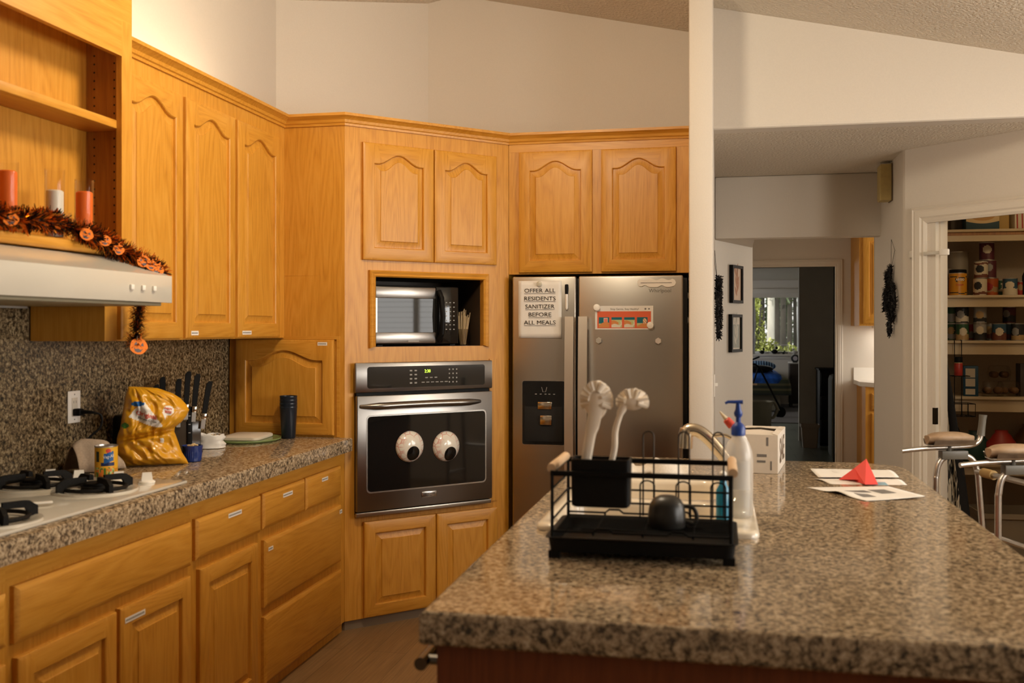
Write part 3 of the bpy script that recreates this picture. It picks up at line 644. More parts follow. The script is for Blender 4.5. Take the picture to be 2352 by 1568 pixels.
def mag(name, lab, px, py, m, r, hx=0, y=FY, flat=.010):
    p = onY(px, py, y); b = MB(); b.M = Matrix.Rotation(R(90), 4, 'X')
    n = 6 if hx else 24
    b.lathe([(r*.55, 0), (r*.55, flat*.5), (r*.9, flat*.7), (r, flat), (r*.9, flat*1.5), (r*.4, flat*1.75)] if not hx else [(r, 0), (r, flat), (r*.85, flat*1.3)], (0, 0, .0004), n)
    if hx: b.bm.transform(Matrix.Rotation(R(30), 4, 'Y'))
    return tag(b.build(name, m, None, (p.x, y, p.z), smooth=40), lab, 'magnet', 'magnets on the refrigerator')
sg = thing('paper_sign', 'white paper sign reading OFFER ALL RESIDENTS SANITIZER BEFORE ALL MEALS', 'sign', (-.905, FY-.001, 1.383))
b = MB(); n = 12; L = []
for j in range(n+1):
    v_ = j/n; L.append([(-.113+.226*i/n, -.0010-.010*max(0, (i/n-.55))**2*max(0, .45-v_)*6-.0012*sin(i*.9+j*.5)**2, .295*v_) for i in range(n+1)])
b.loops(L, False); sgp = b.build('sheet', M['paper'], sg, smooth=60); md = sgp.modifiers.new('thickness', 'SOLIDIFY'); md.thickness = .0004
for k, (s_, wd_) in enumerate((('OFFER ALL', .162), ('RESIDENTS', .164), ('SANITIZER', .153), ('BEFORE', .119), ('ALL MEALS', .166))):
    z = .295-(247-55)/980*.235-.0+.0-k*.0413; z = .2435-k*.0412
    o = text('lettering', s_, .0295, M['ink'], sg, (0, -.0042, z), sx=1); xs = [v.co.x for v in o.data.vertices]; o.scale.x = wd_/(max(xs)-min(xs))
    MB().box(-wd_/2, wd_/2, -.0046, -.0040, z-.0155, z-.0140).build('underline', M['ink'], sg, smooth=0)
mag('clip_magnet', 'clear round clip magnet holding the OFFER ALL RESIDENTS sign', 1239, 652, rgb('clip_plastic', (.5, .47, .38), .2), .014, 0, FY-.003, .008)
pn = thing('marker_pen', 'black capped white marker pen stuck on the freezer door', 'pen', onY(1302, 709, FY)+Vector((0, -.0085, 0)))
b = MB(); b.lathe([(.0035, -.004), (.0075, .004), (.0075, .075)], (0, 0, 0), 12); b.build('barrel', M['white'], pn)
b = MB(); b.lathe([(.008, .075), (.0098, .105), (.009, .124), (.004, .126)], (0, 0, 0), 12); b.build('cap', M['black'], pn)
ps = thing('hand_washing_poster', 'small landscape Stop Germs, Stay Healthy! hand washing poster with orange picture strip', 'poster', (-.472, FY-.0008, 1.487), 0)
W2, H2 = .147, .060
MB().box(-W2, W2, -.0006, 0, -H2, H2).build('sheet', M['paper'], ps, smooth=0)
MB().box(-W2+.011, W2-.011, -.0009, -.0006, -H2+.006, H2-.028).build('orange_band', rgb('print_orange', (.70, .12, .045), .6), ps, smooth=0)
text('lettering', 'Stop Germs, Stay Healthy!', .0135, M['ink'], ps, (.003, -.0008, H2-.017))
b = MB(); b.M = Matrix.Translation((.108, 0, H2-.016)); b.slab([(.005*cos(a*pi/6), .005*sin(a*pi/6)) for a in range(12)], -.0009, -.0006); b.M = Matrix.Translation((.126, 0, H2-.016)); b.slab([(.0045*cos(a*pi/4), .0045*sin(a*pi/4)) for a in range(8)], -.0009, -.0006); b.build('printed_seal', M['ink_soft'], ps, smooth=0)
for k in range(4):
    x0_ = -W2+.019+k*.0645; b = MB(); y = -.0009
    cells = 28; ww, hh = .053, .052
    for i in range(cells):
        for j in range(cells):
            b.poly([(x0_+ww*i/cells, y-.0003, -H2+.010+hh*j/cells), (x0_+ww*(i+1)/cells, y-.0003, -H2+.010+hh*j/cells), (x0_+ww*(i+1)/cells, y-.0003, -H2+.010+hh*(j+1)/cells), (x0_+ww*i/cells, y-.0003, -H2+.010+hh*(j+1)/cells)])
    def art(c, k=k):
        u, v_ = (c.x-x0_)/ww, (c.z+H2-.010)/hh
        if k in (1, 2):
            if v_ > .76: return 0
            if (u-.78)**2/.05+(v_-.38)**2/.07 < 1 and (u-.70)**2/.04+(v_-.46)**2/.05 > 1: return 3
            if v_ < .26+.1*sin(u*5) and u < .85 : return 3
            if v_ < .70-.42*abs(u-.25)*(1.1 if u > .25 else .3) and v_ > .30 and u < .68: return 2
            return 1
        if k == 0:
            if abs(u-.66) < .19 and .52 < v_ < .92: return 4 if abs(u-.66) < .15 and v_ < .86 else 3
            if v_ < .62-abs(u-.68)*.55: return 2
            return 0 if v_ > .38 else 1
        if (u-.74)**2/.035+(v_-.62)**2/.08 < 1: return 3 if (u*9+v_*7) % 2 < .9 else 2
        if v_ < .42 and v_ < .15+u*.5: return 2
        return 0 if v_ > .42 else 1
    b.paint(art)
    b.build('picture', [rgb('print_teal', (.0, .13, .17), .6), rgb('print_sage', (.48, .52, .24), .6), rgb('print_skin', (.62, .24, .07), .6), rgb('print_cream', (.68, .62, .50), .6), rgb('print_coral', (.75, .20, .14), .6)], ps, smooth=0)
mag('round_magnet', 'white round magnet on the upper corner of the hand washing poster', 1371, 706, M['white'], .018, 0, FY-.0015)
mag('round_magnet', 'white round magnet on the lower corner of the hand washing poster', 1494, 747, M['white'], .018, 0, FY-.0015)
mag('hexagon_magnet', 'hexagonal grey magnet below the poster, beside the refrigerator handle', 1375, 782, rgb('grey_magnet', (.42, .38, .32), .4), .017, 1, FY, .008)
mag('hexagon_magnet', 'hexagonal pearly white magnet below the poster, away from the handles', 1512, 783, rgb('pearl_magnet', (.62, .55, .50), .35), .017, 1, FY, .008)
ms_ = thing('cloud_magnet', 'long white wavy magnet strip with one line of small print above the brand name', 'magnet', (-.309, FY-.0005, 1.663))
top = [(-.092, -.004)]
pts = []
for i in range(41):
    u = -1+i/20; pts.append((u*.097*1.0, .021*math.sqrt(max(0, 1-abs(u)**7))-.008*cos(u*3.2*1.6)**2*(abs(u) < .8)))
for i in range(41):
    u = 1-i/20; pts.append((u*.097, -.023*math.sqrt(max(0, 1-abs(u)**7))+.010*cos((u-.28)*3.6)**8*(abs(u) < .9)))
b = MB(); b.slab([p for k, p in enumerate(pts) if k not in (41, 81)], -.004, 0); b.build('plate', M['white'], ms_, smooth=0)
b = MB()
for i in range(26): b.box(-.078+i*.006, -.078+i*.006+.004, -.0046, -.004, -.003, .0005)
b.build('lettering', M['ink'], ms_, smooth=0)
for zpy, lab in ((680, 'white magnet clip on the dark refrigerator side, upper one'), (735, 'white magnet clip on the dark refrigerator side, lower one')):
    p = onX(1575, zpy, -.152); b = MB(); b.M = Matrix.Translation((-.1575, FY+.13, H-(zpy-HY)*5.2/F)) @ Matrix.Rotation(R(90), 4, 'Y')
    b.lathe([(.017, 0), (.012, .005), (.009, .009), (.016, .012), (.016, .0145)], (0, 0, 0), 16)
    tag(b.build('side_magnet', M['white'], None), lab, 'magnet', 'magnets on the refrigerator')
# ------------------------------------------------------------------ display shelf: candles and tinsel
CT = .9155                                                       # worktop height for things standing on it
def candle(y, x, h, wax, wh, lab):
    c = thing('jar_candle', lab, 'candle', (x, y, 1.7022), 0, 'glass jar candles in the display cabinet')
    b = MB(); r = .029
    b.lathe([(r*.9, 0), (r, .006), (r, h)], (0, 0, 0), 28, True, False)
    b.build('jar', M['glass'], c)
    b = MB(); b.lathe([(r-.004, .008), (r-.0035, wh-.004), (r-.008, wh), (.003, wh-.002)], (0, 0, 0), 24); b.build('wax', wax, c)
ow = rgb('orange_wax', (.80, .15, .015), .5); ww = rgb('white_wax', (.70, .64, .55), .5)
candle(2.835, -1.985, .205, ow, .165, 'jar candle with orange wax beside the inner wall of the display cabinet')
candle(2.690, -1.985, .215, ww, .150, 'jar candle with white wax, between the two orange ones')
candle(2.485, -1.985, .205, ow, .178, 'jar candle with orange wax, cut off by the frame')
gt = thing('tinsel_garland', 'orange and black tinsel garland with jack-o-lantern discs draped over the hood', 'garland', (-1.92, 2.9, 1.71))
ot = mat('orange_foil', (.72, .17, .015), .28, .6); bt_ = mat('black_foil', (.035, .022, .018), .28, .5)
def pathpt(pts, u):
    k = u*(len(pts)-1); i = min(int(k), len(pts)-2); f = k-i
    def c(i): return Vector(pts[max(0, min(len(pts)-1, i))])
    a, p, q, d = c(i-1), c(i), c(i+1), c(i+2)
    return .5*((2*p)+(q-a)*f+(2*a-5*p+4*q-d)*f*f+(3*p-a-3*q+d)*f**3)
gp = [(-1.915, 2.15, 1.735), (-1.925, 2.30, 1.745), (-1.92, 2.42, 1.735), (-1.93, 2.55, 1.745), (-1.95, 2.66, 1.750), (-1.915, 2.72, 1.725), (-1.905, 2.79, 1.715), (-1.90, 2.86, 1.690),
      (-1.88, 2.93, 1.668), (-1.85, 2.99, 1.640), (-1.85, 3.045, 1.612), (-1.905, 3.075, 1.575), (-1.935, 3.072, 1.53), (-1.945, 3.07, 1.45), (-1.955, 3.065, 1.38)]
gl = [Vector(p)-Vector((-1.92, 2.9, 1.71)) for p in gp]
b = MB(); rnd = random.Random(3)
for i in range(7000):
    u = rnd.random(); p = pathpt(gl, u); d = (pathpt(gl, min(1, u+.01))-pathpt(gl, max(0, u-.01))).normalized()
    a = rnd.random()*2*pi; n1 = d.cross(Vector((.3, .2, .9))).normalized(); n2 = d.cross(n1)
    o = (n1*cos(a)+n2*sin(a)+d*rnd.uniform(-.6, .6)).normalized(); l = rnd.uniform(.022, .046)*(1 if u < .80 else 1.15); sd = o.cross(d).normalized()*rnd.uniform(.0012, .0030)
    k_ = rnd.random(); b.mi = 0 if k_ < .40 else (2 if k_ < .50 else 1)
    q = p+o*l+Vector((rnd.uniform(-1, 1), rnd.uniform(-1, 1), rnd.uniform(-1, 1)))*.005; md_ = p+o*l*.55+sd*rnd.uniform(-1, 1)*1.5
    q.x = max(q.x, -1.99+1.92-.0); md_.x = max(md_.x, -.07)
    va = [b.v(p-sd*.6), b.v(p+sd*.6), b.v(md_+sd), b.v(md_-sd)]; b.face(va); vb = [b.v(q+sd*.5), b.v(q-sd*.5)]; b.face([va[3], va[2], vb[0], vb[1]])
b.mi = 1; b.tube([pathpt(gl, i/60) for i in range(61)], .003, 5)
b.build('tinsel', [ot, bt_, mat('foil_glint', (.90, .42, .07), .18, .9)], gt, smooth=0)  # the gold strips are glints of light put into colour
pk = mat('pumpkin_foil', (.55, .125, .004), .35, .3, spec=.2)
for u in (.04, .13, .36, .44, .505, .60, .63, .66, .74, .995):
    p = pathpt(gl, u); a = rnd.uniform(-.4, .4); r = rnd.uniform(.018, .023) if u < .9 else .031; b = MB()
    b.M = Matrix.Translation(p+Vector((.024, -.012, -.006 if u < .9 else -.012))) @ Matrix.Rotation(R(55), 4, 'Z') @ Matrix.Rotation(a, 4, 'Y')
    out = [(r*cos(2*pi*i/20)*(1+.05*cos(i*pi*.5)), r*.88*sin(2*pi*i/20)) for i in range(20)]
    def Pq(l, y): return [(x, y, z) for x, z in l]
    b.slab(out, -.001, .001)
    b.mi = 1
    for ex in (-.36, .36): b.slab([((ex-.2)*r, .08*r), ((ex+.2)*r, .08*r), (ex*r, .48*r)], -.0014, -.001)
    b.slab([(-.55*r, -.15*r), (-.3*r, -.35*r), (0, -.25*r), (.3*r, -.35*r), (.55*r, -.15*r), (.3*r, -.6*r), (0, -.68*r), (-.3*r, -.6*r)], -.0014, -.001)
    b.mi = 0; b.slab([(-.1*r, .85*r), (.1*r, .85*r), (.14*r, 1.15*r), (-.04*r, 1.15*r)], -.001, .001)
    b.build('pumpkin_disc', [pk, bt_], gt, smooth=0)
# ------------------------------------------------------------------ things on the cooktop-side worktop
# vegetable can
def curved(o, r):                                      # lay flat lettering (x along the curve, z up, front -y) on a cylinder of radius r
    for v in o.data.vertices:
        a = v.co.x/r; d = r-v.co.y; v.co = (d*sin(a), -d*cos(a), v.co.z)
cn = thing('food_can', 'yellow labelled can of mixed vegetables standing by the cooktop knobs', 'can', (-2.075, 3.085, CT+.0005), R(22))
r = .0375; hh = .112; b = MB()
ncol, nrow = 72, 44
b.loops([[(r*cos(2*pi*i/ncol), r*sin(2*pi*i/ncol), .004+(hh-.008)*j/nrow) for i in range(ncol)] for j in range(nrow+1)], True, False, False)
rv = random.Random(8); blobs = [(rv.uniform(-.9, 1.0), rv.uniform(.04, .36), rv.uniform(.06, .13), rv.choice((3, 4, 5, 6, 4, 3))) for _ in range(46)]
def lab(c):
    a = math.atan2(c.x, -c.y); v_ = c.z/hh
    if abs(a-.25) > 1.25: return 0 if v_ > .1 else 7
    if .02 < a < .85 and .46+.1*a < v_ < .76+.1*a: return 1
    if -.25 < a < .95 and .40 < v_ < .50: return 2
    if (a-.38)**2/.06+(v_-.86)**2/.0035 < 1: return 5
    if -.75 < a < -.45 and .52 < v_ < .84: return 8
    for ba, bv, br, k in blobs:
        if ((a-ba)/br)**2+((v_-bv)/(br*.62))**2 < 1 and v_ < .36: return k
    return 0 if v_ > .30 or a < -.6 else 7
b.paint(lab)
b.build('label', [rgb('can_yellow', (.72, .38, .02), .35), rgb('can_blue', (.015, .10, .32), .35), rgb('can_navy', (.01, .02, .09), .35), rgb('leaf_green', (.05, .17, .02), .4), rgb('pale_green', (.42, .50, .16), .4), rgb('tomato', (.62, .06, .03), .4), rgb('carrot', (.72, .20, .02), .4), rgb('can_amber', (.55, .22, .015), .35), rgb('shade_green', (.025, .04, .03), .5)], cn)
b = MB(); b.lathe([(r+.0008, 0), (r+.0008, .004)], (0, 0, 0), 48, True, False); b.lathe([(r, hh-.005), (r+.001, hh-.003), (r+.001, hh), (r-.002, hh), (r-.0025, hh-.004), (.001, hh-.004)], (0, 0, 0), 48, False, True); b.build('rim', M['alu'], cn)
o = text('lettering', 'Veg-All', .0155, M['white'], cn, (0, 0, .076), (0, 0, 0)); me = o.data
for v in me.vertices: v.co = (v.co.x*.8+.016, -.0006-v.co.z, v.co.y+v.co.x*.12)
curved(o, r)
# folded potato chip bag
L_ = [(1076, 262, 402), (1066, 250, 398), (1048, 246, 387), (1030, 243, 381), (1012, 243, 375), (998, 246, 370), (988, 250, 371), (976, 252, 386), (962, 254, 397), (948, 256, 403.5), (934, 258, 396), (920, 260, 384), (908, 262, 366), (900, 265, 346), (894, 267, 330), (890.5, 268, 280)]
K = 3.66/F; cxp = 325
rows = [((1076-y)*K, (l-cxp)*K, (r_-cxp)*K) for y, l, r_ in L_]
def at_row(z):
    for (z0, l0, r0), (z1, l1, r1) in zip(rows, rows[1:]):
        if z <= z1+1e-9: f = (z-z0)/(z1-z0); return l0+(l1-l0)*f, r0+(r1-r0)*f
    return rows[-1][1:]
ZT = rows[-1][0]
def bagdepth(u, v_, z):
    e = max(0, 1-abs(2*u-1)**2.6)**.6; prof_ = min(1, v_/.10)**.6*min(1, (1-v_)/.16)**.7
    waist = 1-.58*math.exp(-((v_-.40-.13*(u-.5))/.032)**2)
    n = noise.noise(Vector((u*4.2, v_*5.5, 2.1)))*.30+noise.noise(Vector((u*9+v_*6, v_*9-u*5, 7.7)))*.16-abs(noise.noise(Vector((u*5-v_*4, v_*4+u*6, 3.3))))*.24
    ridge = -abs(sin((u*1.6+v_*2.3)*6.2+noise.noise(Vector((u*3, v_*3, 1)))*3))**6*.10-.12*math.exp(-((u-.24-.10*(1-v_))/.018)**2)*(v_ > .3)
    return (.062*waist*(1+n+ridge))*e*prof_
bag = thing('chip_bag', 'big yellow potato chip bag folded shut, leaning by the backsplash', 'chip bag', (-2.085, 3.40, CT+.001), R(30))
nu, nv = 84, 84; b = MB()
for side in (-1, 1):
    L = []
    for j in range(nv+1):
        v_ = j/nv; z = ZT*v_; l, r_ = at_row(z); sway = .012*sin(v_*9)*v_; row = []
        for i in range(nu+1):
            u = i/nu; d = bagdepth(u, v_, z); row.append((l+(r_-l)*u, side*d+(.0 if side > 0 else -.002)+sway-.02*(v_-.4)**2*4*0, z))
        L.append(row)
    b.loops(L, False)
def bagart(c):
    if c.y > .01: return 0
    x, z = c.x/K+cxp, 1076-c.z/K                    # label layout in the bag's own plane
    if ((x-290)/15)**2+((z-929)/5.5)**2 < 1: return 2
    if ((x-262)/9)**2+((z-979)/6)**2 < 1 and x < 279: return 3
    if 262 < x < 344 and z < 984 and z > 925 and z < 952+ (x-262)*.42+4 and x < 303+(z-922)*.72 and z > 975-(x-256)*1.2: return 1
    if ((x-357)/12.5)**2+((z-946)/11.5)**2 < 1 or (abs(x-350) < 6*(967-z)/18 and 948 < z < 966): return 1
    if abs(x-343) < 4 and 1010 < z < 1020: return 1
    return 0
b.paint(bagart)
foil = mat('yellow_foil', (.62, .30, .012), .33, .0, coat=.2)
b.build('bag', [foil, mat('printed_white', (.74, .71, .66), .35), M['can_blue'], M['leaf_green']], bag, smooth=70)
def onbag(dx, dz, k=1, sh=0):
    def w(co):
        x, z = co.x*k+dx, co.y*k+dz+co.x*sh; l, r_ = at_row(z); v_ = z/ZT; u = (x-l)/(r_-l)
        return (x, -bagdepth(u, v_, z)+.012*sin(v_*9)*v_-.0042-co.z, z)
    return w
text('lettering', 'Original', .026, rgb('print_red', (.62, .07, .03), .4), bag, (0, 0, 0), (0, 0, 0), warp=onbag((309-cxp)*K, (1076-955)*K, .86, -.22), bold=.0004)
text('lettering', 'Potato Chips', .013, M['ink'], bag, (0, 0, 0), (0, 0, 0), warp=onbag((311-cxp)*K, (1076-966)*K, .95, -.25))
text('lettering', 'PARTY', .010, M['print_red'], bag, (0, 0, 0), (0, 0, 0), warp=onbag((357-cxp)*K, (1076-941.5)*K, .9, -.2), bold=.0003)
text('lettering', 'SIZE!', .013, M['print_red'], bag, (0, 0, 0), (0, 0, 0), warp=onbag((357-cxp)*K, (1076-949)*K, .9, -.2), bold=.0003)
# ramekin with chips in it
rk = thing('ramekin', 'small dark blue ribbed ramekin holding a few pale crumbs', 'bowl', (-2.005, 3.535, CT+.0005))
b = MB(); nn = 60
b.loops([[((r_+(.0007*cos(i*pi) if 2 <= k <= 4 else 0))*cos(2*pi*i/nn), (r_+(.0007*cos(i*pi) if 2 <= k <= 4 else 0))*sin(2*pi*i/nn), z) for i in range(nn)] for k, (r_, z) in enumerate(((.031, 0), (.034, .003), (.0345, .006), (.0365, .03), (.0375, .048), (.0395, .053), (.040, .062), (.037, .062), (.034, .05), (.030, .012)))], True, True, True)
b.build('bowl', rgb('cobalt_glaze', (.012, .032, .17), .22), rk)
b = MB()
for i in range(9): b.ball((rnd.uniform(-.022, .014), rnd.uniform(-.015, .02), .052+rnd.uniform(0, .012)), .008, (1.2, .8, .5), 8, 5)
tag(b.build('chip_crumbs', rgb('pale_chip', (.66, .50, .26), .6), None, rk.location), 'pale crumbs heaped in the blue ramekin', 'food', kind='stuff')
# knife block and knives
kb = thing('knife_block', 'narrow clear sided knife block behind the chip bag', 'knife block', (-2.20, 3.80, CT+.0005), R(40))
MB().box(-.075, .075, -.045, .045, 0, .006, .002).build('foot', M['black'], kb)
MB().box(.012, .034, -.038, -.0305, .0065, .19, .003).build('spine', M['black'], kb)
b = MB()
for z in (.08, .115, .15): b.box(.018, .026, -.0388, -.038, z, z+.003)
b.build('rivet', M['alu'], kb)
MB().box(-.070, .070, -.030, .030, .0065, .128, .002).build('clear_panel', rgb('smoked_acrylic', (.05, .038, .028), .15), kb)
kn = [(-.075, .02, -.16, .235, .15), (-.055, .02, -.13, .265, .16), (-.02, .01, -.03, .255, .165), (.005, .012, .02, .285, .16), (.03, .008, .06, .275, .155), (.062, .006, .13, .245, .12)]
for i, (dx, dy, tilt, top_, ln_) in enumerate(kn):
    top_ += .052
    lab_ = ['shortest black handled knife, outermost in the block, nearest the outlet', 'black handled knife next to the outermost one, towards the outlet', 'black handled knife in the middle of the block', 'tallest black handled knife in the block', 'black handled knife just beside the tallest one', 'black handled knife leaning out of the block towards the cutting board'][i]
    k = thing('knife', lab_, 'knife', kb.location+Vector((dx*cos(R(40))-(-.05+dy)*sin(R(40)), dx*sin(R(40))+(-.05+dy)*cos(R(40)), 0)), R(40), 'knives in the knife block')
    k.rotation_euler.y = tilt*.9
    b = MB(); L = []
    for z, hw, off in ((top_-.135, .009, 0), (top_-.10, .010, .001), (top_-.05, .0105, .003), (top_-.012, .0115, .006), (top_, .006, .010)):
        L.append([(off-hw, -.007, z), (off+hw, -.007, z), (off+hw, .007, z), (off-hw, .007, z)])
    b.loops(L, True, True, True); b.build('handle', M['black'], k, smooth=50)
    MB().box(-.0085, .0085, -.006, .006, top_-.160, top_-.1355, .001).build('bolster', M['chrome'], k)
    b = MB(); b.slab([(-.008, top_-.160), (.009, top_-.160), (.008, top_-.20), (-.008, top_-.20)], -.001, .001); b.build('blade', M['steel'], k, smooth=0)
# toothpicks in a crumpled white bag
tb = thing('paper_bag', 'crumpled white plastic bag lying open beside the blue ramekin', 'bag', (-2.15, 3.945, CT+.0005), R(20))
b = MB(); L = []
for j in range(9):
    t_ = j/8; L.append([((.062-.004*sin(j*2))*cos(2*pi*i/28)*(1-.15*t_)*(1+.16*noise.noise(Vector((cos(i*.22)*2, sin(i*.22)*2, t_*3)))), .045*sin(2*pi*i/28)*(1+.2*noise.noise(Vector((i*.4, t_*2, 5)))), .002+.058*t_*(1+.16*noise.noise(Vector((i*.5, 3, t_))))) for i in range(28)])
b.loops(L, True, True, False); o = b.build('bag', rgb('thin_white_plastic', (.72, .70, .66), .35), tb, smooth=60); md = o.modifiers.new('thickness', 'SOLIDIFY'); md.thickness = .0006
b = MB()
for i in range(26): y0_ = rnd.uniform(-.022, .022); z0_ = .012+.038*rnd.random(); b.tube([(-.034+rnd.uniform(-.006, .006), y0_, z0_), (.034, y0_+rnd.uniform(-.01, .01), z0_+.012)], .0018, 5)
tag(b.build('toothpicks', rgb('toothpick_wood', (.58, .37, .15), .6), None, tb.location, R(-35)), 'handful of wooden toothpicks in the crumpled white bag', 'toothpicks', kind='stuff')
# cutting board with a tortilla-pale pad on it
cb = thing('cutting_board', 'translucent green oval cutting board near the back corner of the worktop', 'cutting board', (-2.135, 4.245, CT+.0005), R(6))
b = MB(); el = lambda a_, b_: [(a_*cos(2*pi*i/48), b_*sin(2*pi*i/48)) for i in range(48)]
b.loops([[(x, y, z) for x, y in el(a_, b_)] for a_, b_, z in ((.145, .158, 0), (.157, .170, .008), (.157, .170, .013), (.150, .163, .012), (.146, .159, .009))], True, True, True)
b.build('board', rgb('green_plastic', (.20, .27, .10), .22), cb)
b = MB(); b.loops([[(x, y, z) for x, y in rrect(-.09+i, .09-i, -.115+i, .115-i, .03)] for i, z in ((.004, 0), (0, .004), (0, .014), (.006, .018))], True, True, True)
tag(b.build('folded_towel', rgb('cream_cloth', (.66, .57, .46), .7), None, (-2.13, 4.245, CT+.010), R(6)), 'flat cream coloured pad lying on the green cutting board', 'towel')
# stacked tumblers
tc_ = rgb('navy_tumbler', (.008, .013, .022), .28)
for i in range(4):
    b = MB(); b.lathe([(.030, 0), (.0325, .004), (.0405, .142), (.0415, .146), (.0405, .150), (.0385, .148), (.031, .008)], (0, 0, 0), 36)
    tag(b.build('tumbler', tc_, None, (-1.985, 4.375, CT+.0006+i*.0165)), ['dark blue plastic tumbler at the bottom of the stack by the oak panel', 'dark blue plastic tumbler, second from the bottom of the stack', 'dark blue plastic tumbler, second from the top of the stack', 'dark blue plastic tumbler on top of the stack'][i], 'cup', 'stacked tumblers')
# outlet, cord, dark canister, cloth
ol = thing('power_outlet', 'white electrical outlet on the granite backsplash with one black plug', 'outlet', (-2.328, 3.259, 1.143), R(90))
MB().box(-.036, .036, -.006, 0, -.059, .059, .003).build('cover_plate', M['white'], ol)
MB().box(-.017, .017, -.0075, -.006, -.034, .034, .001).build('socket', rgb('ivory_plastic', (.64, .58, .48), .4), ol)
b = MB()
for z in (.018, -.018):
    b.box(-.008, -.0055, -.0079, -.0075, z-.004, z+.005); b.box(.0055, .008, -.0079, -.0075, z-.004, z+.005)
for z in (.046, -.046): b.box(-.0025, .0025, -.0064, -.006, z-.0025, z+.0025)
b.build('slots', M['ink_soft'], ol, smooth=0)
b = MB(); o = Vector((-2.328, 3.259, 1.143))
b.box(.008, .036, -.014, .014, -.032, -.006, .004)
pts = [(.034, .002, -.019), (.07, .012, -.020), (.095, .030, -.032), (.092, .030, -.075), (.065, .005, -.11), (.045, -.02, -.15), (.035, -.035, -.19), (.045, -.02, -.2235), (.08, .02, -.2235), (.12, .08, -.2235)]
b.tube([pathpt(pts, i/40) for i in range(41)], lambda u: .0085-.0045*min(1, u*6), 8)
apl = thing('appliance', 'black rounded appliance half hidden behind the chip bag, its cord plugged into the outlet', 'appliance', (-2.258, 3.50, CT+.0005))
b.build('power_cord', M['black'], apl, o-Vector(apl.location))
b = MB(); b.lathe([(.040, 0), (.055, .01), (.058, .10), (.056, .165), (.050, .178), (.02, .182)], (0, 0, 0), 28)
b.build('body', M['black'], apl)
cl = MB(); L = []
for j in range(19):
    v_ = j/18; row = []
    for i in range(29):
        u = i/28; x = -.09+.18*u; f = noise.noise(Vector((u*3, v_*2.5, .4)))
        z = .004+.108*sin(min(1, v_*1.15)*pi)**.7*(.55+.45*cos((u-.35)*3))+.012*f; row.append((x+.012*f, -.062+.125*v_+.014*sin(u*9), max(.003, z)))
    L.append(row)
cl.loops(L, False); o = cl.build('dish_cloth', noisy(mat('tan_cloth', (.36, .275, .20), .9), 160, .85, 1.1, .2, .001), None, (-2.222, 3.235, CT+.001), R(62), smooth=70); md = o.modifiers.new('thickness', 'SOLIDIFY'); md.thickness = .003; md.offset = 1
tag(o, 'tan dish cloth bunched up behind the vegetable can', 'cloth')
# ------------------------------------------------------------------ island: sink, taps, dish rack ...
sk = thing('sink', 'white enamelled double sink let into the granite island', 'sink', (0, 0, 0))
b = MB(); so = lambda i: rrect(-.462+i, .098-i, 2.503+i, 3.385-i, .035); bas = ((-.425, .0, 2.545, 2.905), (-.425, .0, 2.945, 3.335))
b.loops([[(x, y, z) for x, y in so(i)] for i, z in ((0, .9156), (0, .924), (.004, .930), (.010, .932))]); b.holes(so(.010), [rrect(*q, .06) for q in bas], .932)
for x0_, x1_, y0_, y1_ in bas:
    b.loops([[(x, y, z) for x, y in rrect(x0_+i, x1_-i, y0_+i, y1_-i, .06)] for i, z in ((0, .932), (.006, .928), (.010, .915), (.018, .76), (.04, .742), (.12, .738))], True, False, True)
b.build('basin', mat('sink_enamel', (.74, .66, .53), .14, coat=.4), sk, smooth=50, merge=True)
fa = thing('faucet', 'brushed nickel faucet arching over the sink behind the dish rack', 'faucet', (.055, 2.95, .9325))
b = MB(); b.lathe([(.030, 0), (.030, .006), (.024, .012), (.022, .05)], (0, 0, 0), 24); pts = [(0, 0, .04), (-.012, 0, .085), (-.045, -.0, .132), (-.085, -.0, .178), (-.115, 0, .200), (-.140, 0, .202), (-.152, 0, .188)]
b.tube([pathpt(pts, i/30) for i in range(31)], lambda u: .017+.003*u, 16); b.build('spout', M['chrome'], fa)
b = MB(); b.tube([(-.146, 0, .203), (-.150, 0, .190), (-.152, 0, .150)], .0215, 18); b.build('spray_head', M['chrome'], fa)
MB().tube([(.0, .02, .04), (.01, .06, .055), (.012, .09, .06)], .007, 8).build('lever', M['chrome'], fa)
ft = thing('filter_tap', 'thin nickel filtered water tap behind the soap bottle', 'tap', (.075, 3.16, .9325))
b = MB(); b.lathe([(.016, 0), (.016, .005), (.009, .012)], (0, 0, 0), 16); pts = [(0, 0, .01), (0, 0, .10), (-.012, 0, .135), (-.05, 0, .165), (-.085, 0, .166), (-.10, 0, .162)]
b.tube([pathpt(pts, i/24) for i in range(25)], .006, 10); b.build('spout', M['chrome'], ft)
dc = MB(); L = []
for j in range(21):
    v_ = j/20; row = []
    for i in range(41):
        u = i/40; f = noise.noise(Vector((u*5, v_*3, 9))); row.append((-.10+.20*u+.01*f, -.04+.08*v_+.01*sin(u*8), .004+.034*sin(pi*v_)**.6*(.75+.25*sin(u*14+v_*3))+.012*f+.022*math.exp(-((u-.55)/.2)**2)*sin(pi*v_)))
    L.append(row)
dc.loops(L, False); o = dc.build('dish_towel', noisy(mat('white_towel', (.70, .64, .56), .9), 200, .9, 1.05, .2, .001), None, (-.20, 3.40, .936), R(8), smooth=70); md = o.modifiers.new('thickness', 'SOLIDIFY'); md.thickness = .004; md.offset = 1
tag(o, 'rumpled white dish towel lying along the far edge of the sink', 'towel')
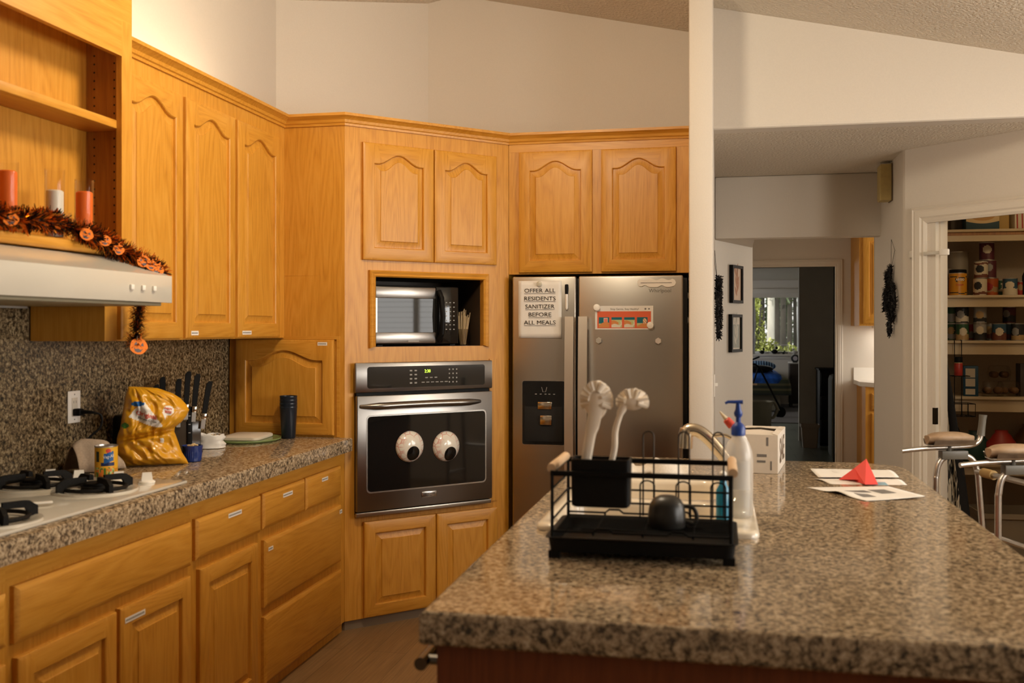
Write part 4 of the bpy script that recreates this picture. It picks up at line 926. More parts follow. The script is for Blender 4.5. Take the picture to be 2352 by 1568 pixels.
# dish rack
RX, RY = -.376, 2.205
rk = thing('dish_rack', 'black wire dish rack with wooden handles and drip tray beside the sink', 'dish rack', (RX, RY, CT))
w, dp_ = .410, .262
b = MB(); b.loops([[(x, y, z) for x, y in rrect(-i, w+i, -i, dp_+i, .02)] for i, z in ((-.004, .014), (-.002, .016), (.002, .044), (.008, .0465), (.008, .0485), (.001, .0485), (-.004, .046), (-.007, .020))], True, True, True)
for x0_ in (0, w-.026): b.prism([(x0_, .004), (x0_+.026, .004), (x0_+.026, .02), (x0_, .02)], .0, .016); b.prism([(x0_, dp_-.02), (x0_+.026, dp_-.02), (x0_+.026, dp_-.004), (x0_, dp_-.004)], .0, .016)
b.build('drip_tray', M['black'], rk)
b = MB(); zt = .190; rr = .0026
for y in (.008, dp_-.008):
    b.box(.004, w-.004, y-.003, y+.003, zt-.006, zt+.006, .001)
    for x in (.008, w-.008): b.tube([(x, y, .030), (x, y, zt)], .0038, 8)
for x in (.008, w-.008): b.tube([(x, .008, zt), (x, dp_-.008, zt)], .003, 6)
for z in (.155, .118, .085):
    for x in (.008, w-.008): b.tube([(x, .008, z), (x, dp_-.008, z)], rr, 6)
    b.tube([(.008, dp_-.008, z), (w-.008, dp_-.008, z)], rr, 6)
for y in (.008, dp_-.008): b.tube([(.008, y, .060), (.10, y, .060), (.11, y, .068), (.135, y, .068), (.145, y, .060), (w-.145, y, .060), (w-.135, y, .068), (w-.11, y, .068), (w-.10, y, .060), (w-.008, y, .060)], rr, 6)
for i in range(11): b.tube([(.012, .03+i*.02, .057), (w-.012, .03+i*.02, .057)], .0016, 5)
for x in (.10, .21, .32): b.tube([(x, .008, .060), (x, .012, .054), (x, dp_-.012, .054), (x, dp_-.008, .060)], rr, 6)
b.build('wire_frame', M['black_matte'], rk)
pr_ = rgb('brown_wire', (.060, .046, .034), .35, metal=.5)
for x in (.206, .292, .374):
    b = MB(); b.tube([(x-.013, dp_-.002, .055), (x-.013, dp_, .25)]+[(x-.013*cos(R(a)), dp_, .25+.013*sin(R(a))) for a in range(15, 180, 15)]+[(x+.013, dp_, .25), (x+.013, dp_-.002, .055)], .0024, 6); b.build('cup_prong', pr_, rk)
    b = MB(); b.tube([(x-.017, dp_-.045, .055), (x-.017, dp_-.045, .135)]+[(x-.017*cos(R(a)), dp_-.045, .135+.013*sin(R(a))) for a in range(15, 180, 15)]+[(x+.017, dp_-.045, .135), (x+.017, dp_-.045, .055)], .0022, 6); b.build('plate_divider', M['black_matte'], rk)
for x in (.004, w-.004):
    b = MB(); b.tube([(x, .022, zt+.009), (x, .03, zt+.010), (x, dp_-.03, zt+.010), (x, dp_-.022, zt+.009)], lambda u: .0105, 14); b.build('wooden_handle', rgb('beech', (.62, .42, .25), .5), rk)
MB().loops([[(x, y, z) for x, y in rrect(.052+i, .180-i, .014+i, .082-i, .012)] for i, z in ((.004, .116), (0, .120), (-.001, .222), (.003, .222), (.004, .125))], True, True, True) if 0 else None
b = MB(); b.loops([[(x, y, z) for x, y in rrect(.050+i, .180-i, .0145+i, .080-i, .010)] for i, z in ((.005, .114), (0, .118), (-.0015, .222), (.002, .222), (.004, .122))], True, True, True); b.build('utensil_cup', M['black'], rk)
# dish brushes standing in the cup
br = rgb('cream_brush_plastic', (.84, .72, .58), .4)
def brush(lab, base, pts, hw, head, hs, tuft):
    t = thing('dish_brush', lab, 'brush', base, 0, 'dish brushes in the rack cup')
    b = MB(); L = []
    P_ = [pathpt(pts, i/22) for i in range(23)]
    for i, p in enumerate(P_):
        u = i/22; k = hw(u); L.append([(p.x-k, p.y-.005, p.z), (p.x-k*.6, p.y-.008, p.z), (p.x+k*.6, p.y-.008, p.z), (p.x+k, p.y-.005, p.z), (p.x+k, p.y+.005, p.z), (p.x-k, p.y+.005, p.z)])
    b.loops(L, True, True, True); b.build('handle', br, t, smooth=60)
    b = MB(); rq = random.Random(5)
    for i in range(tuft): 
        a = rq.uniform(-1.9, 1.9)+pi/2; y0_ = rq.uniform(-.012, .012); s = Vector((head[0]+hs[0]*.55*cos(a), head[1]+y0_, head[2]+hs[2]*.6*sin(a))); e = s+Vector((cos(a)*.021, rq.uniform(.002, .012), sin(a)*.021))
        b.tube([s, e], lambda u: .0042, 5)
    b.build('bristles', rgb('cream_bristle', (.86, .76, .63), .7), t)
    b = MB(); b.ball(head, 1, hs, 20, 12); b.build('head', br, t, smooth=60)
B0 = Vector((RX, RY, CT))
brush('cream dish brush with a broad flat handle and round bristle head', B0+Vector((.080, .048, .124)), [(0, 0, 0), (-.002, 0, .07), (.006, 0, .13), (.018, 0, .19), (.026, 0, .245)], lambda u: .011+.004*abs(u-.35) +.003*(u > .6), (.022, .004, .225), (.027, .010, .042), 150)
brush('cream dish brush with a curved slim handle, its head tilted away', B0+Vector((.128, .050, .124)), [(0, 0, 0), (.004, 0, .06), (.016, 0, .12), (.018, 0, .16), (.030, 0, .20), (.046, 0, .232)], lambda u: .0065+.003*(u > .8), (.056, .002, .224), (.027, .013, .017), 44)
# upturned dark mug in the rack
mg = thing('mug', 'dark rounded mug turned upside down in the dish rack', 'mug', B0+Vector((.258, .115, .0592)))
b = MB(); b.lathe([(.041, 0), (.043, .004), (.043, .028), (.040, .050), (.031, .064), (.018, .071), (.004, .073)], (0, 0, 0), 32); b.build('cup', rgb('dark_stoneware', (.022, .020, .017), .35), mg, smooth=60)
MB().tube([pathpt([(.040, 0, .014), (.062, 0, .010), (.068, 0, .028), (.058, 0, .046), (.038, 0, .048)], i/16) for i in range(17)], .005, 8).build('handle', M['dark_stoneware'], mg)
# soap and sanitizer bottles
def bottle_prof(r, h): return [(r*.86, 0), (r, .006), (r, h*.70), (r*.94, h*.80), (r*.72, h*.90), (r*.42, h*.965), (r*.38, h)]
sb = thing('sanitizer_bottle', 'tall clear pump bottle with a blue pump top standing on the sink edge', 'bottle', (.050, 2.715, .9325))
b = MB(); pf = bottle_prof(.0385, .218); sx_ = 1.0
b.lathe(pf, (0, 0, 0), 36); b.build('bottle', mat('clear_bottle_plastic', (.78, .74, .68), .2, alpha=.45), sb, smooth=60)
b = MB(); b.lathe([(.030, .004), (.0345, .008), (.0345, .060), (.001, .060)], (0, 0, 0), 30); b.build('gel', thin_glass('clear_gel', (.86, .88, .88), .08, .05), sb)
b = MB(); M4 = [[(.0386*sin(a), -.0386*cos(a)*1.0-.0006, z) for a in [R(-50+100*i/14) for i in range(15)]] for z in (.075, .15)]; b.loops(M4, False); b.build('label', rgb('milky_label', (.66, .62, .56), .5), sb)
b = MB(); b.lathe([(.0165, .214), (.0185, .216), (.0185, .236), (.014, .243), (.0065, .250), (.0065, .262), (.010, .266), (.0115, .274), (.0075, .284), (.006, .300)], (0, 0, 0), 24); b.build('pump', M['blue'], sb, smooth=40)
b = MB(); b.tube([(.012, 0, .303), (-.004, 0, .303), (-.026, 0, .303), (-.034, 0, .299)], lambda u: .0055-.002*u, 8); b.build('nozzle', M['blue'], sb)
gb = thing('glue_bottle', 'small white bottle with a red cap and cream tip behind the pump bottle', 'bottle', (.035, 2.86, .9325), 0)
b = MB(); b.lathe([(.019, 0), (.020, .004), (.020, .16), (.016, .18), (.011, .19)], (.03, .0, 0), 20); b.M = Matrix.Translation((.03, 0, .19)) @ Matrix.Rotation(R(-40), 4, 'Y'); b.lathe([(.010, -.006), (.0105, .045)], (0, 0, 0), 16); b.M = Matrix()
b.build('bottle', M['white'], gb)
b = MB(); b.M = Matrix.Translation((.03, 0, .19)) @ Matrix.Rotation(R(-40), 4, 'Y'); b.lathe([(.0105, .0455), (.012, .048), (.011, .068), (.008, .071)], (0, 0, 0), 16); b.build('cap', rgb('red_cap', (.60, .06, .03), .45), gb)
b = MB(); b.M = Matrix.Translation((.03, 0, .19)) @ Matrix.Rotation(R(-40), 4, 'Y'); b.lathe([(.0065, .0715), (.005, .080), (.002, .098)], (0, 0, 0), 12); b.build('tip', rgb('cream_tip', (.72, .58, .38), .5), gb)
ds = thing('dish_soap_bottle', 'slim dish soap bottle with a teal blue label behind the dish rack', 'bottle', (.010, 2.60, .9325))
b = MB(); b.lathe([(.017, 0), (.018, .004), (.018, .085), (.010, .10), (.008, .115)], (0, 0, 0), 20); b.build('bottle', rgb('teal_soap', (.02, .22, .36), .25), ds)
MB().lathe([(.009, .1155), (.009, .13), (.004, .135)], (0, 0, 0), 14).build('cap', M['white'], ds)
# white cardboard box
bx = thing('cardboard_box', 'open white cardboard box with brown lettering at the far end of the island', 'box', (.132, 3.655, CT+.0005), R(-8))
bw, bd, bh = .145, .33, .137; b = MB()
b.box(-bw/2, bw/2, 0, bd, 0, .003); b.box(-bw/2, -bw/2+.003, 0, bd, .003, bh); b.box(bw/2-.003, bw/2, 0, bd, .003, bh); b.box(-bw/2+.003, bw/2-.003, 0, .003, .003, bh); b.box(-bw/2+.003, bw/2-.003, bd-.003, bd, .003, bh)
b.poly([(-bw/2, 0, bh), (bw/2, 0, bh), (bw/2-.02, .12, bh+.002), (.0, .155, bh+.004), (-bw/2, .14, bh+.002)]); b.poly([(-bw/2, bd, bh), (bw/2, bd, bh), (bw/2, .20, bh+.002), (-.01, .21, bh+.006), (-bw/2, .20, bh+.003)])
b.poly([(bw/2, 0, bh), (bw/2, bd, bh), (bw/2-.022, bd-.02, bh+.003), (bw/2-.022, .02, bh+.003)])
o = b.build('carton', noisy(mat('white_cardboard', (.66, .60, .52), .7), 20, .95, 1.03), bx, smooth=0)
br_ink = rgb('brown_print', (.13, .085, .05), .7)
text('lettering', 'SAE', .125, br_ink, bx, (bw/2+.0006, bd*.52, .066), (R(90), R(0), R(90)), sx=1.0, bold=.002)
b = MB(); b.box(.032, .040, -.0006, 0, .098, .128); b.build('printed_mark', M['ink_soft'], bx, smooth=0)
for q in ((.046, .052, .012, .044), (.0, .030, .038, .046), (.0, .034, .058, .068)): MB().box(q[0], q[1], -.0006, 0, q[2], q[3]).build('printed_mark', M['ink_soft'], bx, smooth=0)
# papers
def sheet(name, lab, cs, m, bumpf, prints=(), grp=None, cat='paper', mats=None, z=CT):
    t = thing(name, lab, cat, (0, 0, z), 0, grp); b = MB(); n = 20; L = []
    A, B_, C_, D_ = [Vector(c) for c in cs]
    def at(u, v_): p = A*(1-u)*(1-v_)+B_*u*(1-v_)+C_*u*v_+D_*(1-u)*v_; return Vector((p.x, p.y, .0012+bumpf(u, v_)))
    b.loops([[at(i/n, j/n) for i in range(n+1)] for j in range(n+1)], False); o = b.build('sheet', m, t, smooth=60); md = o.modifiers.new('thickness', 'SOLIDIFY'); md.thickness = .0005; md.offset = 0
    for k, (u0, u1, v0, v1, pm) in enumerate(prints):
        b = MB(); b.loops([[at(u0+(u1-u0)*i/6, v0+(v1-v0)*j/6)+Vector((0, 0, .0009)) for i in range(7)] for j in range(7)], False); b.build('print', pm, t, smooth=60)
    return t
q2 = lambda p: (p[0], p[1])
sheet('flyer', 'printed white flyer with dark photographs, nearest the camera of the papers', [(.277, 3.353), (.430, 3.125), (.612, 3.212), (.540, 3.430)], M['paper'], lambda u, v_: .010*math.exp(-((u-.55)/.16)**2-((v_-.05)/.22)**2)+.006*v_*u*v_, [(.32, .50, .25, .52, M['ink_soft']), (.30, .62, .58, .80, M['ink_soft']), (.62, .80, .16, .36, M['ink_soft'])], 'papers on the island')
sheet('flyer', 'white paper under the red wedge, with a pale blue printed corner', [(.318, 3.55), (.375, 3.42), (.610, 3.445), (.600, 3.60)], M['paper'], lambda u, v_: .003*sin(u*5), [(.55, .95, .45, .75, rgb('print_pale_blue', (.25, .42, .50), .7)), (.05, .35, .3, .7, M['print_pale_blue'])], 'papers on the island')
sheet('flyer', 'plain white sheet lying farthest back of the island papers', [(.322, 3.735), (.335, 3.565), (.606, 3.62), (.605, 3.800)], M['paper'], lambda u, v_: .0035+.004*sin(pi*u)*v_+.006*(1-u)**2*(1-v_), [(.1, .45, .25, .32, M['tape'])], 'papers on the island')
b = MB(); o = Vector((.470, 3.47, CT+.003))
T_ = {'a': (-.075, .05, .002), 'b': (-.015, .01, .010), 'c': (.0, -.03, .0), 'd': (.042, -.02, .0), 'e': (.012, .03, .078), 'f': (-.025, .035, .045), 'g': (.045, .05, .0), 'h': (-.028, .06, .0)}
for f in ('abf', 'bcf', 'cef', 'cde', 'dge', 'geh', 'hef', 'hfa', 'abch', 'cdgh'): b.poly([T_[k] for k in f])
tag(b.build('folded_card', rgb('coral_card', (.82, .075, .06), .55), None, o, smooth=0), 'bright red folded card standing like a tent on the papers', 'card')
# ------------------------------------------------------------------ hall
def picture(lab, px, py, h, motif):
    """framed print on the angled hall wall"""
    A = Vector((-.027, 6.76)); D = Vector((.24+.027, 7.48-6.76)); a, c = ray(px)
    det = D.x*-c+a*D.y; s_ = (A.x*c-A.y*a)/(D.y*a-D.x*c); t_ = (A.x+D.x*s_)/a; p = A+D*s_
    z = H-(py-HY)*t_/F; ang = math.atan2(D.y, D.x)
    t = thing('framed_print', lab, 'picture', (p.x+.002*sin(ang), p.y-.002*cos(ang), z), ang, 'framed botanical prints in the hall'); w = .215
    b = MB()
    for x0, x1, z0_, z1_ in ((-w/2, -w/2+.02, -h/2, h/2), (w/2-.02, w/2, -h/2, h/2), (-w/2+.02, w/2-.02, -h/2, -h/2+.02), (-w/2+.02, w/2-.02, h/2-.02, h/2)): b.box(x0, x1, -.026, 0, z0_, z1_)
    b.build('frame', M['black'], t, smooth=0)
    pm = rgb('print_blush', (.60, .42, .28), .6); b = MB(); b.box(-w/2+.02, w/2-.02, -.014, -.010, -h/2+.02, h/2-.02); b.build('print', pm if motif else rgb('print_cream_paper', (.62, .54, .44), .6), t, smooth=0)
    b = MB()
    if not motif: b.box(-w/2+.035, w/2-.035, -.0146, -.014, -h/2+.03, h/2-.07); b.mi = 1
    for k in range(7):
        ax = [-.4, .35, -.25, .45, .1, -.5, .2][k]; zz = -h/2+.05+k*.026; L = .075+.01*(k % 3)
        pts = []
        for i in range(9): u = i/8; pts.append((u*L, .014*sin(pi*u)))
        for i in range(7, 0, -1): u = i/8; pts.append((u*L, -.014*sin(pi*u)))
        q = R(90)-ax*1.3; b.slab([(x*cos(q)-y*sin(q)+.005, x*sin(q)+y*cos(q)+zz) for x, y in pts], -.0152, -.0147)
    b.build('leaf_motif', [rgb('leaf_rust', (.42, .17, .06), .6)] if motif else [rgb('print_grey_green', (.30, .30, .25), .6), rgb('leaf_pale', (.52, .47, .38), .6)], t, smooth=0)
picture('upper framed print of rust coloured leaves on the angled hall wall', 1687, 653, .262, 1)
picture('lower framed print of a pale grey plant on the angled hall wall', 1685, 765, .262, 0)
sw = thing('light_switch', 'white light switch plate on the partition wall end, seen edge on', 'switch', (-.0265, 5.22, 1.14), R(90))
MB().box(-.036, .036, -.006, 0, -.058, .058, .002).build('cover_plate', M['white'], sw)
MB().box(-.005, .005, -.020, -.006, -.004, .012, .001).build('toggle', M['white'], sw)
ch = thing('door_chime', 'yellowed box shaped door chime high on the hall corner wall', 'door chime', (1.009, 6.30, 2.195), R(-90))
b = MB(); b.loops([[(x, y, z) for x, z in ((-.055, 0), (.055, 0), (.055, .215), (-.055, .215))] for y in (-.001, -.066)]+[[(x, -.072, z) for x, z in ((-.048, .008), (.048, .008), (.048, .207), (-.048, .207))]], True, True, True)
b.build('cover', noisy(mat('yellowed_plastic', (.44, .33, .12), .5), 40, .92, 1.06), ch)
MB().box(-.058, .058, -.008, -.0005, -.004, .219, .001).build('back_plate', rgb('aged_brown', (.12, .08, .04), .6), ch)
# furry black bats on strings
def bat(lab, base, rz, scale, seed, red):
    scale_x = 1.5; t = thing('bat_decoration', lab, 'decoration', base, rz, 'black tinsel bats on the walls'); rr = random.Random(seed)
    segs = [((.01, .15), (.0, .08), (-.01, .0), (-.005, -.08), (.01, -.17)), ((0, .04), (.05, .06), (.085, .0), (.09, -.05)), ((-.01, .03), (-.06, .05), (-.085, -.01), (-.08, -.06)), ((0, -.04), (.045, -.07), (.06, -.11)), ((.0, .06), (-.04, .10), (-.03, .13))]
    b = MB()
    for sg_ in segs:
        pts = [(x*scale*scale_x, -.022, z*scale) for x, z in sg_]; m_ = 80 if len(sg_) == 5 else 46
        for i in range(m_):
            p = pathpt(pts, i/(m_-1.))
            for k in range(9):
                d = Vector((rr.uniform(-1, 1), rr.uniform(-1, .6), rr.uniform(-1, 1))).normalized(); e = p+d*rr.uniform(.020, .032); e.y = min(e.y, -.001); s_ = d.cross(Vector((.3, .5, .8))).normalized()*.004
                b.poly([p-s_, p+s_, e+s_*.6, e-s_*.6])
        b.tube([pathpt(pts, i/14) for i in range(15)], .011, 8)
    b.build('tinsel_body', rgb('black_fuzz', (.012, .010, .010), .6), t, smooth=0)
    b = MB(); b.tube([(0, -.014, .16*scale), (-.05*scale, -.003, .29*scale), (.05*scale, -.003, .23*scale), (.01*scale, -.014, .15*scale)], .0012, 4); b.build('string', rgb('dark_string', (.04, .03, .02), .8), t)
    if red: MB().ball((.03, -.028, -.01), .014, (1, .7, 1.3), 10, 8).build('red_bow', rgb('deep_red', (.25, .01, .03), .5), t)
bat('black tinsel bat hanging on the hall corner wall beside the pantry door', (1.0095, 6.22, 1.61), R(-90), 1.22, 4, False)
bat('black tinsel garland bat on the partition wall, seen edge on, with a red bow', (-.0265, 5.60, 1.56), R(90), 1.03, 9, True)
# ------------------------------------------------------------------ laundry cabinets seen through the hall
lu = thing('upper_cabinet', 'oak wall cabinet in the laundry alcove beyond the hall opening', 'cabinet', (1.236, 9.42, 0), 0)
MB().box(0, .80, 0, .578, 1.458, 2.35).build('body', M['oak_v'], lu, smooth=0)
door(lu, .03, 1.475, .36, .84, RISE, .055, .10, .06); door(lu, .40, 1.475, .36, .84, RISE, .055, .10, .06)
lb = thing('base_cabinet', 'oak base cabinet in the laundry alcove under a white counter', 'cabinet', (1.29, 9.42, 0), 0)
MB().box(0, .8, 0, .578, .1, .905).build('body', M['oak_v'], lb, smooth=0); MB().box(.01, .79, .05, .578, 0, .1).build('toe_kick', M['oak_in'], lb, smooth=0)
drawer(lb, .05, .70, .36, .15); door(lb, .05, .13, .36, .54); drawer(lb, .43, .70, .34, .15); door(lb, .43, .13, .34, .54)
b = MB(); b.prism([(1.26, 9.999), (1.26, 9.56), (1.36, 9.39), (2.2, 9.39), (2.2, 9.999)], .906, .945); b.box(1.26, 2.2, 9.985, 9.999, .9455, 1.06)
tag(b.build('laundry_countertop', M['white'], smooth=0), 'white laminate counter with clipped corner in the laundry alcove', 'countertop')
t = thing('under_cabinet_lamp', 'slim lamp under the laundry wall cabinet lighting the white splash wall', 'lamp', (1.66, 9.84, 1.435))
MB().box(-.25, .25, -.04, .04, 0, .0225, .003).build('housing', M['white'], t); MB().box(-.23, .23, -.03, .03, -.004, 0).build('diffuser', mat('lit_diffuser', (1, 1, 1), .5, emit=(1, .93, .82), es=14), t)
# ------------------------------------------------------------------ pantry
SH = [(2.020, 2.036, .036), (1.619, 1.635, .055), (1.342, 1.358, .068), (1.000, 1.016, .074), (.590, .606, .05)]
sm = mat('cream_shelf_paint', (.52, .41, .26), .5)
sl = ['topmost cream pantry shelf with the cake box', 'second pantry shelf from the top with the yellow jar', 'third pantry shelf from the top, filled with cans', 'fourth pantry shelf from the top with the muffin packs', 'lowest pantry shelf, behind the walker']
for i, (za, zb, c_) in enumerate(SH):
    t = thing('pantry_shelf', sl[i], 'shelf', (0, 6.5, za), 0, 'pantry shelves'); x0 = 1.122 if i < 2 else 1.31
    MB().box(x0, 2.998, 0, .448, 0, zb-za, .002).build('board', sm, t)
    dz = .02 if i == 0 else .0
    MB().box(x0+(.0 if i < 2 else .015), 2.998, .02, .038, -c_-dz, -.0005-dz).build('front_cleat', sm, t)
    if dz: MB().box(x0, 2.998, .018, .446, -dz, -.0005).build('under_strip', M['oak_in'], t)
rc = random.Random(21)
def can_(x, y, z, r, h, cols, lab, cat='can', name='food_can', grp='cans in the pantry', seed=0):
    """cylinder label: cols = [(lo, hi, material)] bands, later ones win, plus a round badge"""
    t = thing(name, lab, cat, (x, y, z+.0006), R(-17), grp); b = MB(); n, m_ = 40, 22
    b.loops([[(r*cos(2*pi*i/n), r*sin(2*pi*i/n), .003+(h-.006)*j/m_) for i in range(n)] for j in range(m_+1)], True, False, False)
    mats = [k for _, _, k in cols]; rq = random.Random(seed); a0 = rq.uniform(-.5, .3); vb = rq.uniform(.50, .62)
    def f(c):
        v_ = c.z/h; a = math.atan2(c.x, -c.y); k = 0
        for q, (lo, hi, _) in enumerate(cols):
            if lo is None:
                if ((a-a0)/.62)**2+((v_-vb)/.23)**2 < 1: k = q
            elif lo <= v_+.03*sin(a*3+seed) <= hi: k = q
        return k
    b.paint(f); b.build('label', mats, t)
    b = MB(); b.lathe([(r*.93, 0), (r+.0007, .0005), (r+.0007, .003)], (0, 0, 0), 32, True, False); b.lathe([(r, h-.004), (r+.0007, h-.002), (r+.0005, h), (r-.002, h), (r-.0025, h-.003), (.001, h-.003)], (0, 0, 0), 32, False, True); b.build('rim', M['alu'], t); return t
def px(x, Y_): a, c = ray(x); return a/c*Y_
cw = rgb('can_white', (.62, .55, .42), .45); cr = rgb('can_red', (.38, .03, .02), .4); co = rgb('can_orange', (.48, .10, .02), .4); cg = rgb('can_green', (.03, .09, .04), .4); cbl = rgb('can_slate_blue', (.03, .08, .13), .4); cbr = rgb('can_brown', (.16, .05, .03), .4); ctn = rgb('can_tan', (.42, .28, .13), .45); cd_ = rgb('can_dark', (.02, .02, .022), .4); cst = rgb('can_steel_grey', (.30, .29, .27), .4); cpl = rgb('can_plum', (.10, .02, .03), .4)
z2, z3 = 1.635, 1.358
aj = can_(px(2200, 6.62), 6.62, z2, .052, .140, [(0, 1, rgb('argo_yellow', (.62, .27, .015), .35)), (.10, .14, cd_), (.79, .82, cd_), (.3, .46, rgb('argo_yellow', (.62, .27, .015), .35))], 'yellow starch jar with a black oval logo and black lid on the second shelf', 'jar', 'starch_jar', None)
b = MB(); b.lathe([(.050, .1405), (.050, .158), (.047, .161)], (0, 0, 0), 30); b.build('lid', M['black'], aj)
def cyltext(s_, size, m, par, z, r, bold=0, sx=1, sh=0):
    o = text('lettering', s_, size, m, par, (0, 0, 0), (0, 0, 0), bold=bold); me = o.data
    for v in me.vertices: v.co = (v.co.x*sx+sh, -.0008-v.co.z, v.co.y+z)
    curved(o, r); return o
b = MB(); L = []
for q in (1,):
    L = [[(.0526*sin(R(20)+x/.0526), -.0526*cos(R(20)+x/.0526), z) for x, z in rrect(-.028, .028, .083, .112, .012)]]
    vs = [b.v(p) for p in L[0]]; b.face(vs)
b.build('logo_plate', cd_, aj, smooth=0); cyltext('ARGO', .021, M['tape'], aj, .0975, .0532, .0006, .85, .0184); cyltext('Cornstarch', .012, rgb('print_red', (.62, .07, .03), .4), aj, .066, .0528, .0003, .85, .016)
wc = can_(px(2200, 6.82), 6.82, z2, .062, .285, [(0, 1, rgb('canister_grey', (.34, .29, .22), .5)), (.1, .4, rgb('canister_brown', (.20, .12, .06), .5)), (.55, .85, rgb('canister_grey', (.34, .29, .22), .5))], 'large pale round carton standing behind the yellow starch jar', 'canister', 'oat_canister', None)
hC = .102; rC = .0378
X = px(2251, 6.60)
can_(X, 6.60, z2, rC+.002, .104, [(0, 1, cw), (.05, .2, cbr), (None, 0, cd_)], 'white can with a dark badge, bottom of two stacked beside the starch jar', seed=3)
can_(X+.006, 6.60, z2+.1055, rC+.002, .104, [(0, 1, cw), (.02, .22, cbr), (.8, .9, cbr), (None, 0, cd_)], 'white can with brown print, on top of the stack beside the starch jar', seed=9)
X = px(2276, 6.70)
for k, (cols, lb_) in enumerate((([(0, 1, co), (.2, .5, ctn), (None, 0, cr)], 'orange red can, lowest of the tall stack behind the white cans'), ([(0, 1, cpl), (None, 0, cst)], 'dark plum can, second in the tall stack behind the white cans'), ([(0, 1, cpl), (None, 0, cw)], 'dark can with a white fruit badge on top of the tall stack'))):
    can_(X-.012*k, 6.70, z2+.1115*k, .043, .110, cols, lb_, seed=4+k)
can_(px(2297, 6.80), 6.80, z2, rC, hC, [(0, 1, cg), (.3, .8, cw), (None, 0, cg)], 'green and white can behind the blue and white one', seed=8)
can_(px(2320, 6.61), 6.61, z2, rC+.004, .104, [(0, 1, cbl), (0, .42, cw), (None, 0, cw)], 'blue can with white badge and pale lower half on the second shelf', seed=5)
can_(px(2343, 6.66), 6.66, z2, .026, .085, [(0, 1, cr), (None, 0, ctn)], 'small red tin between the blue can and the dark bottle', seed=6)
b = MB(); b.lathe([(.033, 0), (.035, .005), (.035, .12), (.014, .17), (.014, .21)], (0, 0, 0), 24); tag(b.build('sauce_bottle', cd_, None, (px(2362, 6.64), 6.64, z2+.0006)), 'dark sauce bottle cut off by the frame on the second shelf', 'bottle')
can_(px(2158, 6.66), 6.66, z2, .030, .105, [(0, 1, cr), (.5, .6, cd_)], 'dark red tin just behind the pantry door jamb', seed=1)
MB().box(-.028, .028, 0, .05, 0, .145, .002).build('x', cst) if 0 else None
tag(MB().box(-.026, .026, 0, .06, 0, .175, .002).build('spice_carton', rgb('carton_grey', (.20, .16, .12), .6), None, (px(2176, 6.72), 6.72, z2+.0006)), 'narrow grey carton between the red tin and the starch jar', 'box')
row3 = [(2160, 6.58, .036, [(0, 1, ctn), (.75, 1, cd_), (None, 0, cw)], 'tan can beside the door jamb on the third shelf'),
        (2190, 6.70, rC, [(0, 1, cg), (.1, .4, cst), (None, 0, ctn)], 'green can, bottom of the stack nearest the door jamb'),
        (2210, 6.62, rC, [(0, 1, cg), (0, .38, ctn), (None, 0, cw)], 'green and cream can, bottom of the second stack from the door jamb'),
        (2229, 6.72, .03, [(0, 1, cr), (.1, .5, cst)], 'slim red tin between the two stacks of cans'),
        (2251, 6.60, rC, [(0, 1, cst), (0, .48, cd_), (None, 0, cw)], 'dark based can with pale label, bottom of the middle stack'),
        (2275, 6.68, .036, [(0, 1, cst), (.1, .45, cbr), (None, 0, ctn)], 'grey brown can beside the middle stack'),
        (2295, 6.58, rC+.002, [(0, 1, cbl), (0, .45, cbr), (None, 0, cw)], 'can with a picture of a brown bowl on the third shelf'),
        (2318, 6.76, rC, [(0, 1, cbl), (.1, .4, cpl)], 'dark blue can under the black badged one at the back'),
        (2338, 6.64, rC, [(0, 1, cd_), (0, .3, ctn), (None, 0, cst)], 'dark can with pale badge near the frame edge, third shelf')]
for i, (x_, y_, r_, cols, lb_) in enumerate(row3): can_(px(x_, y_), y_, z3, r_, .104, cols, lb_, seed=20+i)
for i, (x_, y_, cols, lb_) in enumerate(((2190, 6.70, [(0, 1, cg), (.1, .6, cst)], 'green can, top of the stack nearest the door jamb'), (2210, 6.62, [(0, 1, cd_), (.1, .42, cw), (None, 0, cst)], 'dark can with white bands, top of the second stack from the door jamb'),
        (2251, 6.60, [(0, 1, cst), (.1, .35, cd_), (None, 0, ctn)], 'grey can with a black triangle, top of the middle stack'), (2318, 6.76, [(0, 1, cpl), (.1, .5, cd_), (None, 0, cst)], 'dark plum can on top of the dark blue one at the back'))):
    can_(px(x_, y_), y_, z3+.1055, rC, .104, cols, lb_, seed=40+i)
# top shelf cartons
z1_ = 2.0366
ck_ = thing('cake_box', 'dark blue and cream cake box with a cake picture on the top pantry shelf', 'box', (px(2257, 6.53), 6.53, z1_)); b = MB(); b.box(-.095, .095, 0, .12, 0, .16, .002); b.build('carton', rgb('box_navy', (.02, .05, .07), .5), ck_)
b = MB(); b.slab([(-.094, .158), (-.094, .050)]+[(-.094+.188*i/12, .050-.014*sin(pi*i/12)) for i in range(1, 12)]+[(.094, .050), (.094, .158)], -.0008, 0); b.build('print', rgb('box_cream', (.60, .42, .20), .5), ck_, smooth=0)
b = MB(); b.slab([(.070*cos(2*pi*i/28), .083+.030*sin(2*pi*i/28)) for i in range(28)], -.0014, -.0008); b.mi = 1; b.slab([(-.020+.02*cos(2*pi*i/16), .095+.008*sin(2*pi*i/16)) for i in range(16)], -.0018, -.0014); b.build('cake_picture', [rgb('cake_gold', (.48, .24, .05), .5), cpl], ck_, smooth=0)
tag(MB().box(-.035, .035, 0, .10, 0, .20, .002).build('carton', rgb('carton_yellow', (.50, .32, .10), .6), None, (px(2304, 6.60), 6.60, z1_)), 'plain yellowish carton behind the cake box', 'box')
